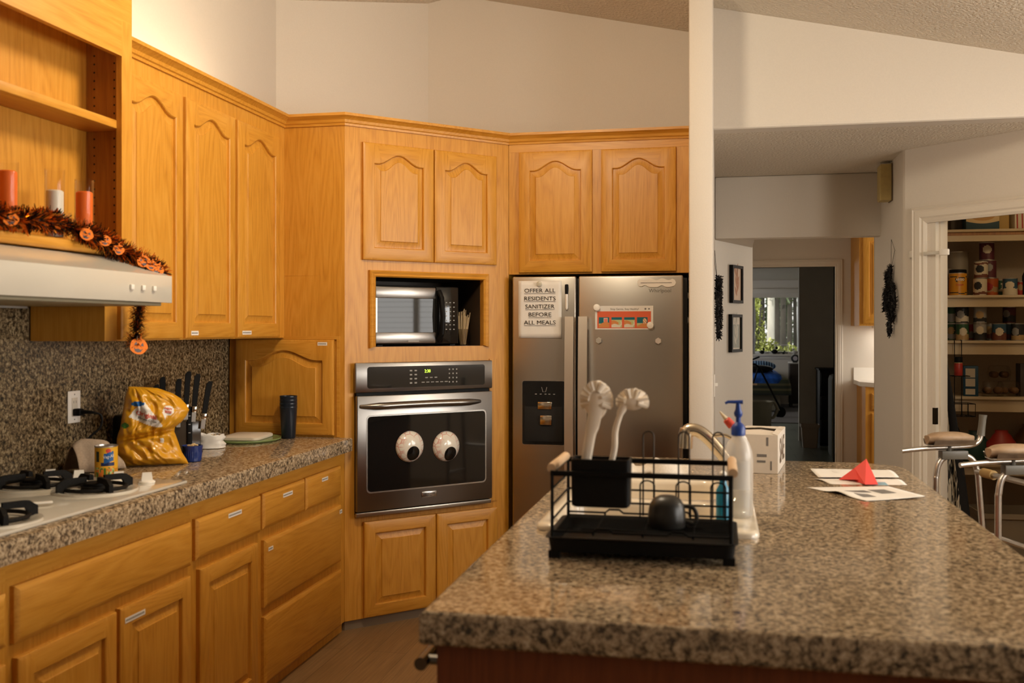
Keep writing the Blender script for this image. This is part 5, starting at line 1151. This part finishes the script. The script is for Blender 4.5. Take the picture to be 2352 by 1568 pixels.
st = thing('striped_box', 'white box with dark red stripes on the top shelf, cut off by the frame', 'box', (px(2358, 6.56), 6.56, z1_), R(8)); MB().box(-.07, .07, 0, .10, 0, .20, .002).build('carton', cw, st)
b = MB()
for i in range(5): b.slab([(-.058+i*.03, .002), (-.050+i*.03, .002), (-.054+i*.03, .198), (-.062+i*.03, .198)], -.0008, -.0001)
b.build('stripes', cr, st, smooth=0)
for x_, h_, lb_ in ((2193, .09, 'dark small box on the top shelf behind the door casing'), (2210, .075, 'dark narrow pack leaning beside the cake box')):
    tag(MB().box(-.022, .022, 0, .08, 0, h_, .002).build('small_box', rgb('dark_carton', (.05, .035, .025), .6), None, (px(x_, 6.62), 6.62, z1_)), lb_, 'box')
# fourth shelf
z4 = 1.0166
bb = thing('blue_carton', 'blue carton with white nutrition panels on the fourth pantry shelf', 'box', (px(2230, 6.56), 6.56, z4), R(-10)); MB().box(-.042, .042, 0, .10, 0, .185, .002).build('carton', rgb('box_blue', (.01, .05, .09), .45), bb)
for a_, c_ in ((.115, .17), (.06, .108), (.010, .045)): MB().box(-.030, .024, -.0008, -.0001, a_, c_).build('printed_panel', rgb('panel_white', (.50, .44, .34), .6), bb, smooth=0)
mz = rgb('muffin_plastic', (.16, .11, .075), .18, coat=.5); mf = rgb('muffin_crust', (.15, .075, .03), .8)
for x_, y_, z_, lb_ in ((2284, 6.55, z4, 'clear clamshell of muffins on the fourth shelf, bottom one in front'), (2322, 6.57, z4, 'clear clamshell of muffins nearest the frame edge'), (2300, 6.64, z4+.0935, 'clear clamshell of muffins stacked on top')):
    t = thing('muffin_pack', lb_, 'food pack', (px(x_, y_), y_, z_), R(rc.uniform(-4, 4)), 'muffin packs in the pantry'); b = MB()
    b.loops([[(x, y, z) for x, y in rrect(-.062+i, .062-i, 0+i, .10-i, .018)] for i, z in ((.006, 0), (.0, .045), (-.003, .046), (-.003, .048), (.001, .05), (.010, .088), (.018, .092))], True, True, True); b.build('clamshell', M['glass'], t)
    b = MB()
    for k in range(4): b.ball((-.030+.06*(k % 2), .030+.042*(k//2), .036), .025, (1, 1, .85), 12, 8)
    b.build('muffins', mf, t)
tag(MB().box(-.03, .03, 0, .1, 0, .20, .002).build('dark_box', rgb('dark_carton', (.05, .035, .025), .6), None, (px(2356, 6.6), 6.6, z4)), 'dark box at the frame edge on the fourth shelf', 'box')
# hanging wire caddy with a spice jar
wr = thing('wire_caddy', 'black wire caddy hanging from the third pantry shelf inside the doorway', 'caddy', (px(2205, 6.446), 6.446, .905)); b = MB(); br_ = .0025
for z in (0, .075): b.tube([(-.06, -.05, z), (.075, -.05, z), (.055, .05, z), (-.06, .05, z)], br_, 6, True)
for p_ in ((-.06, -.05), (.075, -.05), (.055, .05), (-.06, .05), (.0, -.05), (.035, -.05)): b.tube([(p_[0], p_[1], 0), (p_[0], p_[1], .075)], .0018, 5)
for i in range(5): b.tube([(-.055+.03*i, -.05, 0), (-.055+.03*i, .05, 0)], .0016, 5)
b.tube([(-.02, .05, .0), (-.02, .0505, .4565), (-.02, .08, .4565)], br_, 6); b.tube([(.02, .05, .0), (.02, .0505, .4565), (.02, .08, .4565)], br_, 6); b.tube([(-.05, -.03, .24), (.05, -.03, .24), (.05, .05, .24), (-.05, .05, .24)], br_, 6, True)
for i in range(5): b.tube([(-.04+.02*i, -.03, .24), (-.04+.02*i, .05, .24)], .0016, 5)
b.tube([(-.02, .05, -.02), (.03, .05, -.16)], br_, 6); b.build('frame', M['black_matte'], wr)
sj = thing('spice_jar', 'small jar with red label and black lid in the wire caddy', 'jar', wr.location+Vector((-.008, .006, .2425))); b = MB(); b.lathe([(.022, 0), (.024, .004), (.024, .075), (.021, .08)], (0, 0, 0), 24); b.paint(lambda c: 0 if c.z < .055 else 1); b.build('jar', [cr, rgb('jar_tan', (.40, .28, .14), .4)], sj)
MB().lathe([(.0235, .0802), (.0235, .112), (.021, .114)], (0, 0, 0), 24).build('lid', M['black'], sj)
# apron hanging inside the doorway
zb = mat('zebra_cloth', (.02, .02, .02), .85); nt, pb = P(zb); v = coords(nt, (75, 75, 9)); wv = nz(nt, v, 1.0, 1, .4, 1.2)
nt.links.new(ramp(nt, wv, [(.49, (.012, .011, .010)), (.52, (.60, .53, .40))]), pb.inputs[0])
b = MB(); L = []
for j in range(31):
    v_ = j/30; z = 1.50-1.15*v_; wdt = .02+.05*v_**.6+.115*v_; row = []
    for i in range(17):
        u = i/16; row.append((1.20+wdt*u*1.0+.01*sin(u*12+v_*2), 6.02+.02*sin(u*9+v_*4)+.02*u, z))
    L.append(row)
b.loops(L, False); b.paint(lambda c: 0 if (c.x-1.20) < .02+.05*max(0, (1.5-c.z)/1.15)**.6+.115*(1.5-c.z)/1.15-.034 and c.z < 1.30 else 1)
ap = b.build('apron', [zb, rgb('black_cloth', (.010, .009, .009), .9)], None, smooth=70); md = ap.modifiers.new('thickness', 'SOLIDIFY'); md.thickness = .004
tag(ap, 'black and white zebra print apron hanging inside the pantry doorway', 'apron')
# bags and bin low in the pantry
def sack(lab, x, y, z, w_, h_, m, sd):
    b = MB(); L = []
    for j in range(13):
        v_ = j/12; k = (.55+.45*sin(pi*min(1, v_*1.15+.12))**.6)*(1 if v_ < .9 else .7)
        L.append([(w_*k*cos(2*pi*i/20)*(1+.14*noise.noise(Vector((i*.5, v_*3, sd)))), .07*k*sin(2*pi*i/20), h_*v_) for i in range(20)])
    b.loops(L, True, True, True); return tag(b.build('snack_bag', m, None, (x, y, z+.0006), smooth=60), lab, 'bag', 'bags on the lowest pantry shelf')
sack('dark red snack bag on the lowest shelf', px(2300, 6.62), 6.62, .606, .10, .20, cr, 1); sack('amber snack bag behind the red one', px(2362, 6.86), 6.86, .606, .09, .22, rgb('amber_bag', (.20, .09, .02), .3), 5); sack('dark green snack bag on the lowest shelf', px(2240, 6.66), 6.66, .606, .10, .19, rgb('bag_green', (.02, .06, .05), .4), 9)
sb_ = thing('storage_bin', 'pale plastic bin with a black wire rail on the pantry floor', 'bin', (px(2345, 6.45), 6.40, 0), R(4)); b = MB(); b.loops([[(x, y, z) for x, y in rrect(-.22+i, .22-i, i, .32-i, .03)] for i, z in ((.03, .0005), (.0, .30), (-.012, .30), (-.012, .33), (-.004, .33), (.004, .30), (.034, .004))], True, True, True); b.build('tub', rgb('bin_beige', (.36, .30, .22), .5), sb_)
# ------------------------------------------------------------------ platform walker between island and pantry
Wc = Vector((1.045, 4.375, 0)); A_ = Vector((1.0, 4.60)); B2 = Vector((1.14, 4.17)); lat = (A_-B2).normalized(); ang = math.atan2(-lat.x, lat.y)
wk = thing('walker', 'aluminium walking frame with two padded forearm platforms, beside the island', 'walker', Wc, ang)
al = M['alu']; gp_ = rgb('grey_grip', (.12, .11, .09), .4); pad = noisy(mat('tan_vinyl_pad', (.34, .23, .14), .5), 50, .9, 1.08, .15, .003)
hw_ = .226; tr = .0127
for s_, lab_ in ((1, 'side frame far'), (-1, 'side frame near')):
    y = s_*hw_; b = MB(); pts = [(-.07, y*1.03, 0.025), (-.065, y, .70), (-.062, y, .80), (-.045, y, .858), (.0, y, .886), (.06, y, .886), (.105, y, .862), (.128, y, .80), (.135, y, .72), (.20, y*1.05, .025)]
    b.tube([pathpt(pts, i/60) for i in range(61)], tr, 12); b.tube([(-.062, y, .36), (.165, y, .36)], .010, 8); b.build('side_frame', al, wk)
    for x_, yy in ((-.07, y*1.03), (.20, y*1.05)): MB().lathe([(.020, 0), (.020, .02), (.0155, .05)], (x_, yy, .001), 16).build('rubber_tip', M['black'], wk)
    b = MB(); b.tube([(-.005, y, .888), (-.005, y, .925)], .011, 10); b.box(-.045, .075, y-.018, y+.018, .868, .905, .004); b.build('clamp', gp_, wk)
    dz = .004
    b = MB(); L = []
    for i in range(13):
        u = i/12; x = -.095+.19*u; L.append([(x, y-.050, .938+.016), (x, y-.038, .930), (x, y, .926), (x, y+.038, .930), (x, y+.050, .938+.016), (x, y+.040, .934), (x, y, .930), (x, y-.040, .934)])
    b.loops(L, True, True, True); b.build('forearm_tray', al, wk)
    b = MB(); L = []
    for i in range(17):
        u = i/16; x = -.105+.205*u; k = max(.25, 1-abs(2*u-1)**3.2)**.6; L.append([(x, y+.050*k*cos(2*pi*q/20), .957+(.028*k if sin(2*pi*q/20) > 0 else .024)*sin(2*pi*q/20)+.006*abs(cos(2*pi*q/20))) for q in range(20)])
    b.loops(L, True, True, True); b.build('forearm_pad', pad, wk, smooth=60)
    b = MB(); b.tube([pathpt([(-.215, y+.01, .905), (-.10, y+.008, .915), (.06, y, .922), (.115, y, .932), (.138, y, .955), (.142, y, .985)], i/30) for i in range(31)], .0105, 12); b.build('handle_rod', al, wk)
    b = MB(); b.tube([(.141, y, .968), (.146, y, 1.005), (.150, y, 1.04), (.152, y, 1.058)], lambda u: .0165-.002*sin(pi*u), 14); b.build('hand_grip', gp_, wk)
b = MB(); b.tube([(.122, -hw_, .815), (.122, hw_, .815)], tr*.95, 10); b.tube([(.15, -hw_*1.0, .55), (.15, hw_*1.0, .55)], tr*.9, 10); b.build('cross_bar', al, wk)
b = MB(); b.tube([(.122, .10, .815), (.122, .175, .815)], .020, 14); b.build('foam_sleeve', rgb('tan_foam', (.40, .26, .10), .7), wk)
# ------------------------------------------------------------------ bedroom beyond the far door
wf = thing('window_1', None, None); wf['kind'] = 'structure'; wf['label'] = 'bedroom window looking onto sunlit woods'; wf.location = (0, 19.5, 0)
b = MB()
for q in ((.62, .67, .95, 2.08), (1.45, 1.50, .95, 2.08), (.67, 1.45, .95, 1.00), (.67, 1.45, 2.03, 2.08)): b.box(q[0], q[1], .03, .09, q[2], q[3], .004)
b.build('window_frame', rgb('white_vinyl', (.74, .74, .74), .35), wf)
b = MB(); b.box(.55, 1.60, -.06, .03, .915, .95, .004); b.box(.58, 1.57, -.02, -.0005, .86, .915, .003); b.build('window_sill', M['trim'], wf)
MB().box(.67, 1.45, .058, .062, 1.0, 2.03).build('pane', M['glass'], wf, smooth=0)
b = MB(); b.box(.57, 1.62, -.05, -.0005, 2.10, 2.19, .006); b.box(.58, 1.60, -.03, -.001, 2.02, 2.10); b.build('blind', M['trim'], wf)
sn = thing('window_sign', 'small decorative sign leaning against the bedroom window glass', 'sign', (1.16, 19.50, .9506)); b = MB()
for q in ((-.13, .13, 0, .012), (-.13, .13, .168, .18), (-.13, -.118, .012, .168), (.118, .13, .012, .168)): b.box(q[0], q[1], 0, .012, q[2], q[3])
b.build('frame', M['white'], sn); b = MB(); b.box(-.118, .118, .004, .008, .012, .04); b.build('panel', M['ink_soft'], sn, smooth=0)
b = MB()
for i in range(12): b.tube([(-.11+i*.02, .006, .04), (-.10+i*.018, .006, .10+.03*sin(i)), (-.11+i*.02, .006, .168)], .003, 5)
b.build('filigree', M['ink_soft'], sn)
def figurine(lab, x, h, m, sh):
    b = MB(); k = h/.09
    b.ball((0, 0, .028*k), .026*k, (1.2, .8, 1.05), 14, 8); b.ball((.020*k*sh, 0, .066*k), .015*k, (1, .9, 1.1), 12, 8); b.ball((.022*k*sh, 0, .084*k), .006*k, (.6, .6, 2), 8, 6); b.tube([(-.025*k*sh, 0, .02*k), (-.045*k*sh, 0, .05*k)], .006*k, 6)
    return tag(b.build('figurine', m, None, (x, 19.465, .9502), smooth=60), lab, 'figurine', 'figurines on the bedroom window sill')
figurine('pointed dark figurine on the bedroom sill above the pillow', .80, .13, M['black'], 1); figurine('tallest black animal figurine on the bedroom sill', 1.03, .16, M['black'], 1); figurine('tiny black animal figurine on the bedroom sill', 1.19, .08, M['black'], 1); figurine('pale figurine at the closet end of the bedroom sill', 1.40, .13, rgb('pale_glaze', (.45, .42, .38), .3), -1)
# bed
bd = thing('bed', 'bed with blue blanket over a green striped cover below the bedroom window', 'bed', (.1, 17.5, 0))
def drape(x0, x1, y0, y1, z0, z1, r, seed, amp):
    b = MB(); L = []; n = 44
    prof_ = [(0, z0), (.0, z0+(z1-z0)*.5), (.012, z1-r), (r*.35, z1-r*.3), (r, z1), (r*2.2, z1+.006)]
    for i, z in prof_:
        base_ = rrect(x0+i, x1-i, y0+i, y1-i, max(.02, r), 6); m_ = []
        for k, (x, y) in enumerate(base_): f = amp*noise.noise(Vector((x*4, y*4, seed)))*(1-(z-z0)/(z1-z0)*.8); m_.append((x+f, y+f, z))
        L.append(m_)
    b.loops(L, True, False, True); return b
stp = mat('striped_cover', (.1, .1, .06), .9); nt, pb = P(stp); tcn = N(nt, 'ShaderNodeTexCoord'); sx = N(nt, 'ShaderNodeSeparateXYZ'); nt.links.new(tcn.outputs['Object'], sx.inputs[0])
nt.links.new(ramp(nt, mth(nt, 'MULTIPLY', sx.outputs['Z'], 1.6), [(.0, (.03, .035, .03)), (.52, (.05, .055, .035)), (.60, (.16, .14, .07)), (.66, (.045, .05, .035)), (.74, (.13, .12, .065)), (.80, (.05, .06, .04)), (.9, (.14, .13, .07))], 'CONSTANT'), pb.inputs[0])
drape(-.78, 1.10, 0, 1.9, .30, .60, .10, 1.0, .05).build('striped_cover', stp, bd, smooth=60)
blue_m = noisy(mat('blue_blanket', (.012, .07, .32), .85), 6, .4, 2.4); 
b = drape(-.80, .98, .02, 1.88, .50, .67, .10, 4.0, .05); b.build('blue_blanket', blue_m, bd, smooth=60)
b = drape(-.70, .92, .10, 1.80, .03, .32, .03, 9.0, .03); b.build('bed_skirt', rgb('pale_skirt', (.30, .27, .20), .9), bd, smooth=60)
pl = MB(); pl.ball((0, 0, .09), 1, (.30, .24, .10), 24, 12)
stb = mat('blue_striped_pillow', (.02, .1, .3), .85); nt, pb = P(stb); wv = N(nt, 'ShaderNodeTexWave'); wv.inputs['Scale'].default_value = 7; wv.inputs['Distortion'].default_value = 1.5; nt.links.new(coords(nt), wv.inputs['Vector']); nt.links.new(ramp(nt, wv.outputs['Fac'], [(.35, (.006, .02, .06)), (.5, (.02, .13, .42)), (.8, (.25, .42, .62))]), pb.inputs[0])
tag(pl.build('pillow', stb, None, (.68, 18.1, .682), smooth=60), 'blue striped pillow on top of the blue blanket', 'pillow')
b = MB(); b.ball((0, 0, .06), 1, (.26, .15, .07), 20, 10); b.tube([(-.1, -.1, .10), (.1, -.16, .06), (.24, -.1, .02)], .012, 6); tag(b.build('bag', M['black'], None, (.66, 17.72, .68), smooth=60), 'black bag lying on the bed in front of the striped pillow', 'bag')
# rollator frame at the bedside and basket
rl = thing('rollator', 'dark wheeled walking frame standing in front of the bed', 'walker', (.62, 16.55, 0)); b = MB()
b.tube([(-.30, 0, .85), (-.05, 0, .86), (.02, 0, .80), (.34, 0, .16)], .016, 8); b.tube([(.0, 0, .80), (-.22, .0, .12)], .014, 8); b.tube([(-.30, .0, .85), (.02, .0, .98)], .014, 8); b.build('frame', M['black'], rl)
for x_ in (.34, -.22):
    b = MB(); b.M = Matrix.Translation((x_, 0, .0915)) @ Matrix.Rotation(R(90), 4, 'X'); b.lathe([(.05, -.014), (.085, -.016), (.091, -.008), (.091, .008), (.085, .016), (.05, .014)], (0, 0, 0), 24); b.build('wheel', M['black'], rl)
MB().box(-.26, -.02, -.02, .02, .52, .55).build('seat_bar', M['chrome'], rl)
bk = thing('basket', 'pale fabric basket with a ruffled rim on the bedroom floor', 'basket', (.55, 14.9, .0005)); b = MB(); b.loops([[((r_+.012*sin(i*1.3)*(k == 3))*cos(2*pi*i/40), (r_+.012*sin(i*1.3)*(k == 3))*sin(2*pi*i/40), z) for i in range(40)] for k, (r_, z) in enumerate(((.17, 0), (.19, .02), (.20, .30), (.225, .38), (.19, .33), (.17, .03)))], True, True, True); b.build('body', rgb('basket_cream', (.34, .30, .22), .9), bk, smooth=60)
b = MB(); b.tube([(.19+.10*sin(pi*i/12), -.03, .36-.20*i/12+.03*sin(i)) for i in range(13)], .022, 8); b.build('ruffle', M['basket_cream'], bk)
ns = thing('nightstand', 'dark wooden nightstand between the bed and the closet wall', 'nightstand', (1.42, 18.6, 0)); b = MB(); b.box(-.17, .25, 0, .4, .08, .80, .004); b.build('body', rgb('dark_walnut', (.028, .018, .012), .5), ns); MB().box(-.18, .26, -.01, .41, .8005, .822, .004).build('top', rgb('pale_top', (.42, .39, .34), .4), ns)
for x_, y_ in ((-.14, .03), (.21, .03), (-.14, .36), (.21, .36)): MB().box(x_-.02, x_+.02, y_-.02, y_+.02, .001, .08).build('leg', M['dark_walnut'], ns)
ac = thing('alarm_clock', 'small round dark alarm clock on the nightstand', 'clock', (1.345, 18.66, .8225)); b = MB(); b.M = Matrix.Translation((0, 0, .075)) @ Matrix.Rotation(R(90), 4, 'X'); b.lathe([(.06, -.03), (.072, -.02), (.072, .03), (.06, .036)], (0, 0, 0), 28); b.M = Matrix(); b.box(-.04, .04, -.03, .03, 0, .02, .004); b.build('case', cd_, ac)
b = MB(); b.M = Matrix.Translation((0, -.0365, .075)) @ Matrix.Rotation(R(90), 4, 'X'); b.lathe([(.040, 0), (.040, .002)], (0, 0, 0), 28); b.build('dial', rgb('dial_grey', (.5, .45, .48), .5), ac)
tag(MB().box(-.05, .05, 0, .05, 0, .13, .006).build('ornament', M['black'], None, (1.50, 18.66, .8225)), 'dark block beside the alarm clock on the nightstand', 'ornament')
wb = thing('wastebasket', 'tapered beige wastebasket in front of the closet wall', 'wastebasket', (1.072, 12.5, .0005)); b = MB(); b.loops([[(x, y, z) for x, y in rrect(-.105+i, .105-i, -.09+i, .09-i, .02)] for i, z in ((.022, 0), (.004, .245), (-.006, .246), (-.006, .278), (.0, .28), (.004, .25), (.026, .004))], True, True, True); b.build('bin', rgb('beige_plastic', (.34, .26, .19), .55), wb)
dr = thing('dresser', 'black chest of drawers against the closet wall, seen past the door casing', 'dresser', (1.205, 12.70, .0005)); MB().box(0, .8, 0, .48, 0, .92, .004).build('body', M['black'], dr)
MB().box(-.012, .812, -.012, .482, .9205, .94, .003).build('top', M['black'], dr)
for i in range(3):
    d = MB().box(.012, .79, -.016, -.0005, .04+i*.29, .315+i*.29, .004).build('drawer', M['black'], dr)
    b = MB(); b.tube([(.135, -.02, .20+i*.29), (.14, -.045, .185+i*.29), (.20, -.048, .182+i*.29), (.26, -.045, .185+i*.29), (.265, -.02, .20+i*.29)], .006, 8); b.build('handle', M['chrome'], d)
hp = thing('hamper', 'tall grey green hamper just behind the bedroom door casing', 'hamper', (1.33, 11.7, .0005)); b = MB(); b.loops([[(x, y, z) for x, y in rrect(-.11+i, .25-i, -.2+i, .2-i, .03)] for i, z in ((.01, 0), (0, .03), (0, .86), (.012, .90), (.04, .915))], True, True, True); b.build('body', rgb('hamper_grey', (.13, .125, .10), .8), hp)
# ------------------------------------------------------------------ woods outside the bedroom window
b = MB(); b.box(-30, 40, 19.7, 90, -.3, -.06); struct(b.build('ground_outside', noisy(mat('forest_ground', (.16, .17, .07), 1), 2, .6, 1.3), smooth=0))
bark = noisy(mat('grey_bark', (.035, .031, .026), .95), 6, .6, 1.3, .5, .03, 4, (1, 1, .2)); bark2 = noisy(mat('pale_bark', (.42, .41, .38), .95), 5, .7, 1.2, .4, .02, 4, (1, 1, .2))
lf = [noisy(mat('sunlit_leaf', (.42, .46, .16), .7), 1.2, .6, 1.3), noisy(mat('fir_needle', (.13, .17, .10), .8), .5, .6, 1.3)]
def tree(lab, x, y, h, r, m, crown, seed, leafm):
    t = thing('tree', lab, 'tree', (x, y, -.06), 0, 'trees outside the bedroom window'); rt = random.Random(seed)
    pts = [(rt.uniform(-.1, .1)*k*.3, rt.uniform(-.1, .1)*k*.3, h*k/5) for k in range(6)]
    MB().tube([pathpt(pts, i/16) for i in range(17)], lambda u: r*(1.15-.6*u), 14).build('trunk', m, t, smooth=60)
    b = MB(); z0_, z1_, rad = crown
    for i in range(1500):
        z = rt.uniform(z0_, z1_); a = rt.random()*2*pi; q = rad*(1-.7*(z-z0_)/(z1_-z0_))*rt.random()**.5; c = Vector((q*cos(a), q*sin(a), z-q*.25))
        d = Vector((rt.gauss(0, 1), rt.gauss(0, 1), rt.gauss(0, .6))).normalized(); e = d.cross(Vector((0, .3, 1))).normalized(); l = rt.uniform(.08, .20)
        b.poly([c-d*l, c+e*l*.35, c+d*l, c-e*l*.35])
    for i in range(10): z = z0_+(z1_-z0_)*i/10; a = i*2.4; q = rad*.7*(1-.6*i/10); b.tube([(0, 0, z+.2), (q*cos(a)*.5, q*sin(a)*.5, z+.1), (q*cos(a), q*sin(a), z-.3)], .03, 5)
    b.build('foliage', leafm, t, smooth=0)
def bush(lab, x, y, h, w_, n, seed, m, name='shrub'):
    t = thing(name, lab, 'shrub', (x, y, -.06), 0, 'shrubs outside the bedroom window'); rt = random.Random(seed); b = MB()
    for i in range(n):
        u, v_ = rt.random(), rt.random(); a = rt.random()*2*pi; rr = w_*(rt.random()**.45)*math.sqrt(max(.05, 1-(v_)**2)); c = Vector((rr*cos(a), rr*sin(a)*.7, .1+h*v_*(1-.2*rt.random())))
        d = Vector((rt.gauss(0, 1), rt.gauss(0, 1), rt.gauss(0, .7))).normalized(); e = d.cross(Vector((.1, .3, 1))).normalized(); l = rt.uniform(.05, .10)*(3.2 if h > 5 else 1)
        b.poly([c-d*l, c+e*l*.45, c+d*l, c-e*l*.45])
    b.build('foliage', m, t, smooth=0); b = MB()
    for i in range(7): a = i*.9; b.tube([(0, 0, 0), (w_*.3*cos(a), w_*.3*sin(a), h*.5), (w_*.6*cos(a), w_*.6*sin(a), h*.85)], .018, 5)
    b.build('stems', bark, t)
for args in ((1769, 30, .10, bark2, 'pale tree trunk in the middle of the bedroom window'), (1785, 33, .10, bark, 'dark tree trunk beside the pale one'), (1800, 28, .075, bark, 'thin dark trunk with a sunlit edge in the window'), (1827, 31, .055, bark, 'slender trunk at the closet side of the window'), (1752, 36, .09, bark, 'trunk at the outer side of the window, behind bright leaves'), (1813, 42, .10, bark, 'distant trunk between the dark thin trunk and the slender one'), (1777, 44, .12, bark, 'distant trunk between the pale and the dark trunk')):
    x_, y_, r_, m_, lb_ = args; tree(lb_, px(x_, y_), y_, 13, r_, m_, (2.6, 11, .55), x_, lf[1])
bush('tall bright shrub at the outer side of the bedroom window', px(1737, 24.5), 24.5, 2.3, .26, 700, 1, lf[0]); bush('low sunlit shrub below the trunks in the bedroom window', px(1770, 22.6), 22.6, 1.18, .50, 1100, 2, lf[0]); bush('sunlit shrub at the closet side of the bedroom window', px(1815, 25), 25, 1.05, .36, 600, 3, lf[0])
for i, lb_ in enumerate(('far behind the outer shrub', 'far behind the slender trunk')): bush('dark green thicket '+lb_, 1.35+1.62*i, 52, 7+i % 2, .66, 3500, 50+i, lf[1], 'thicket')
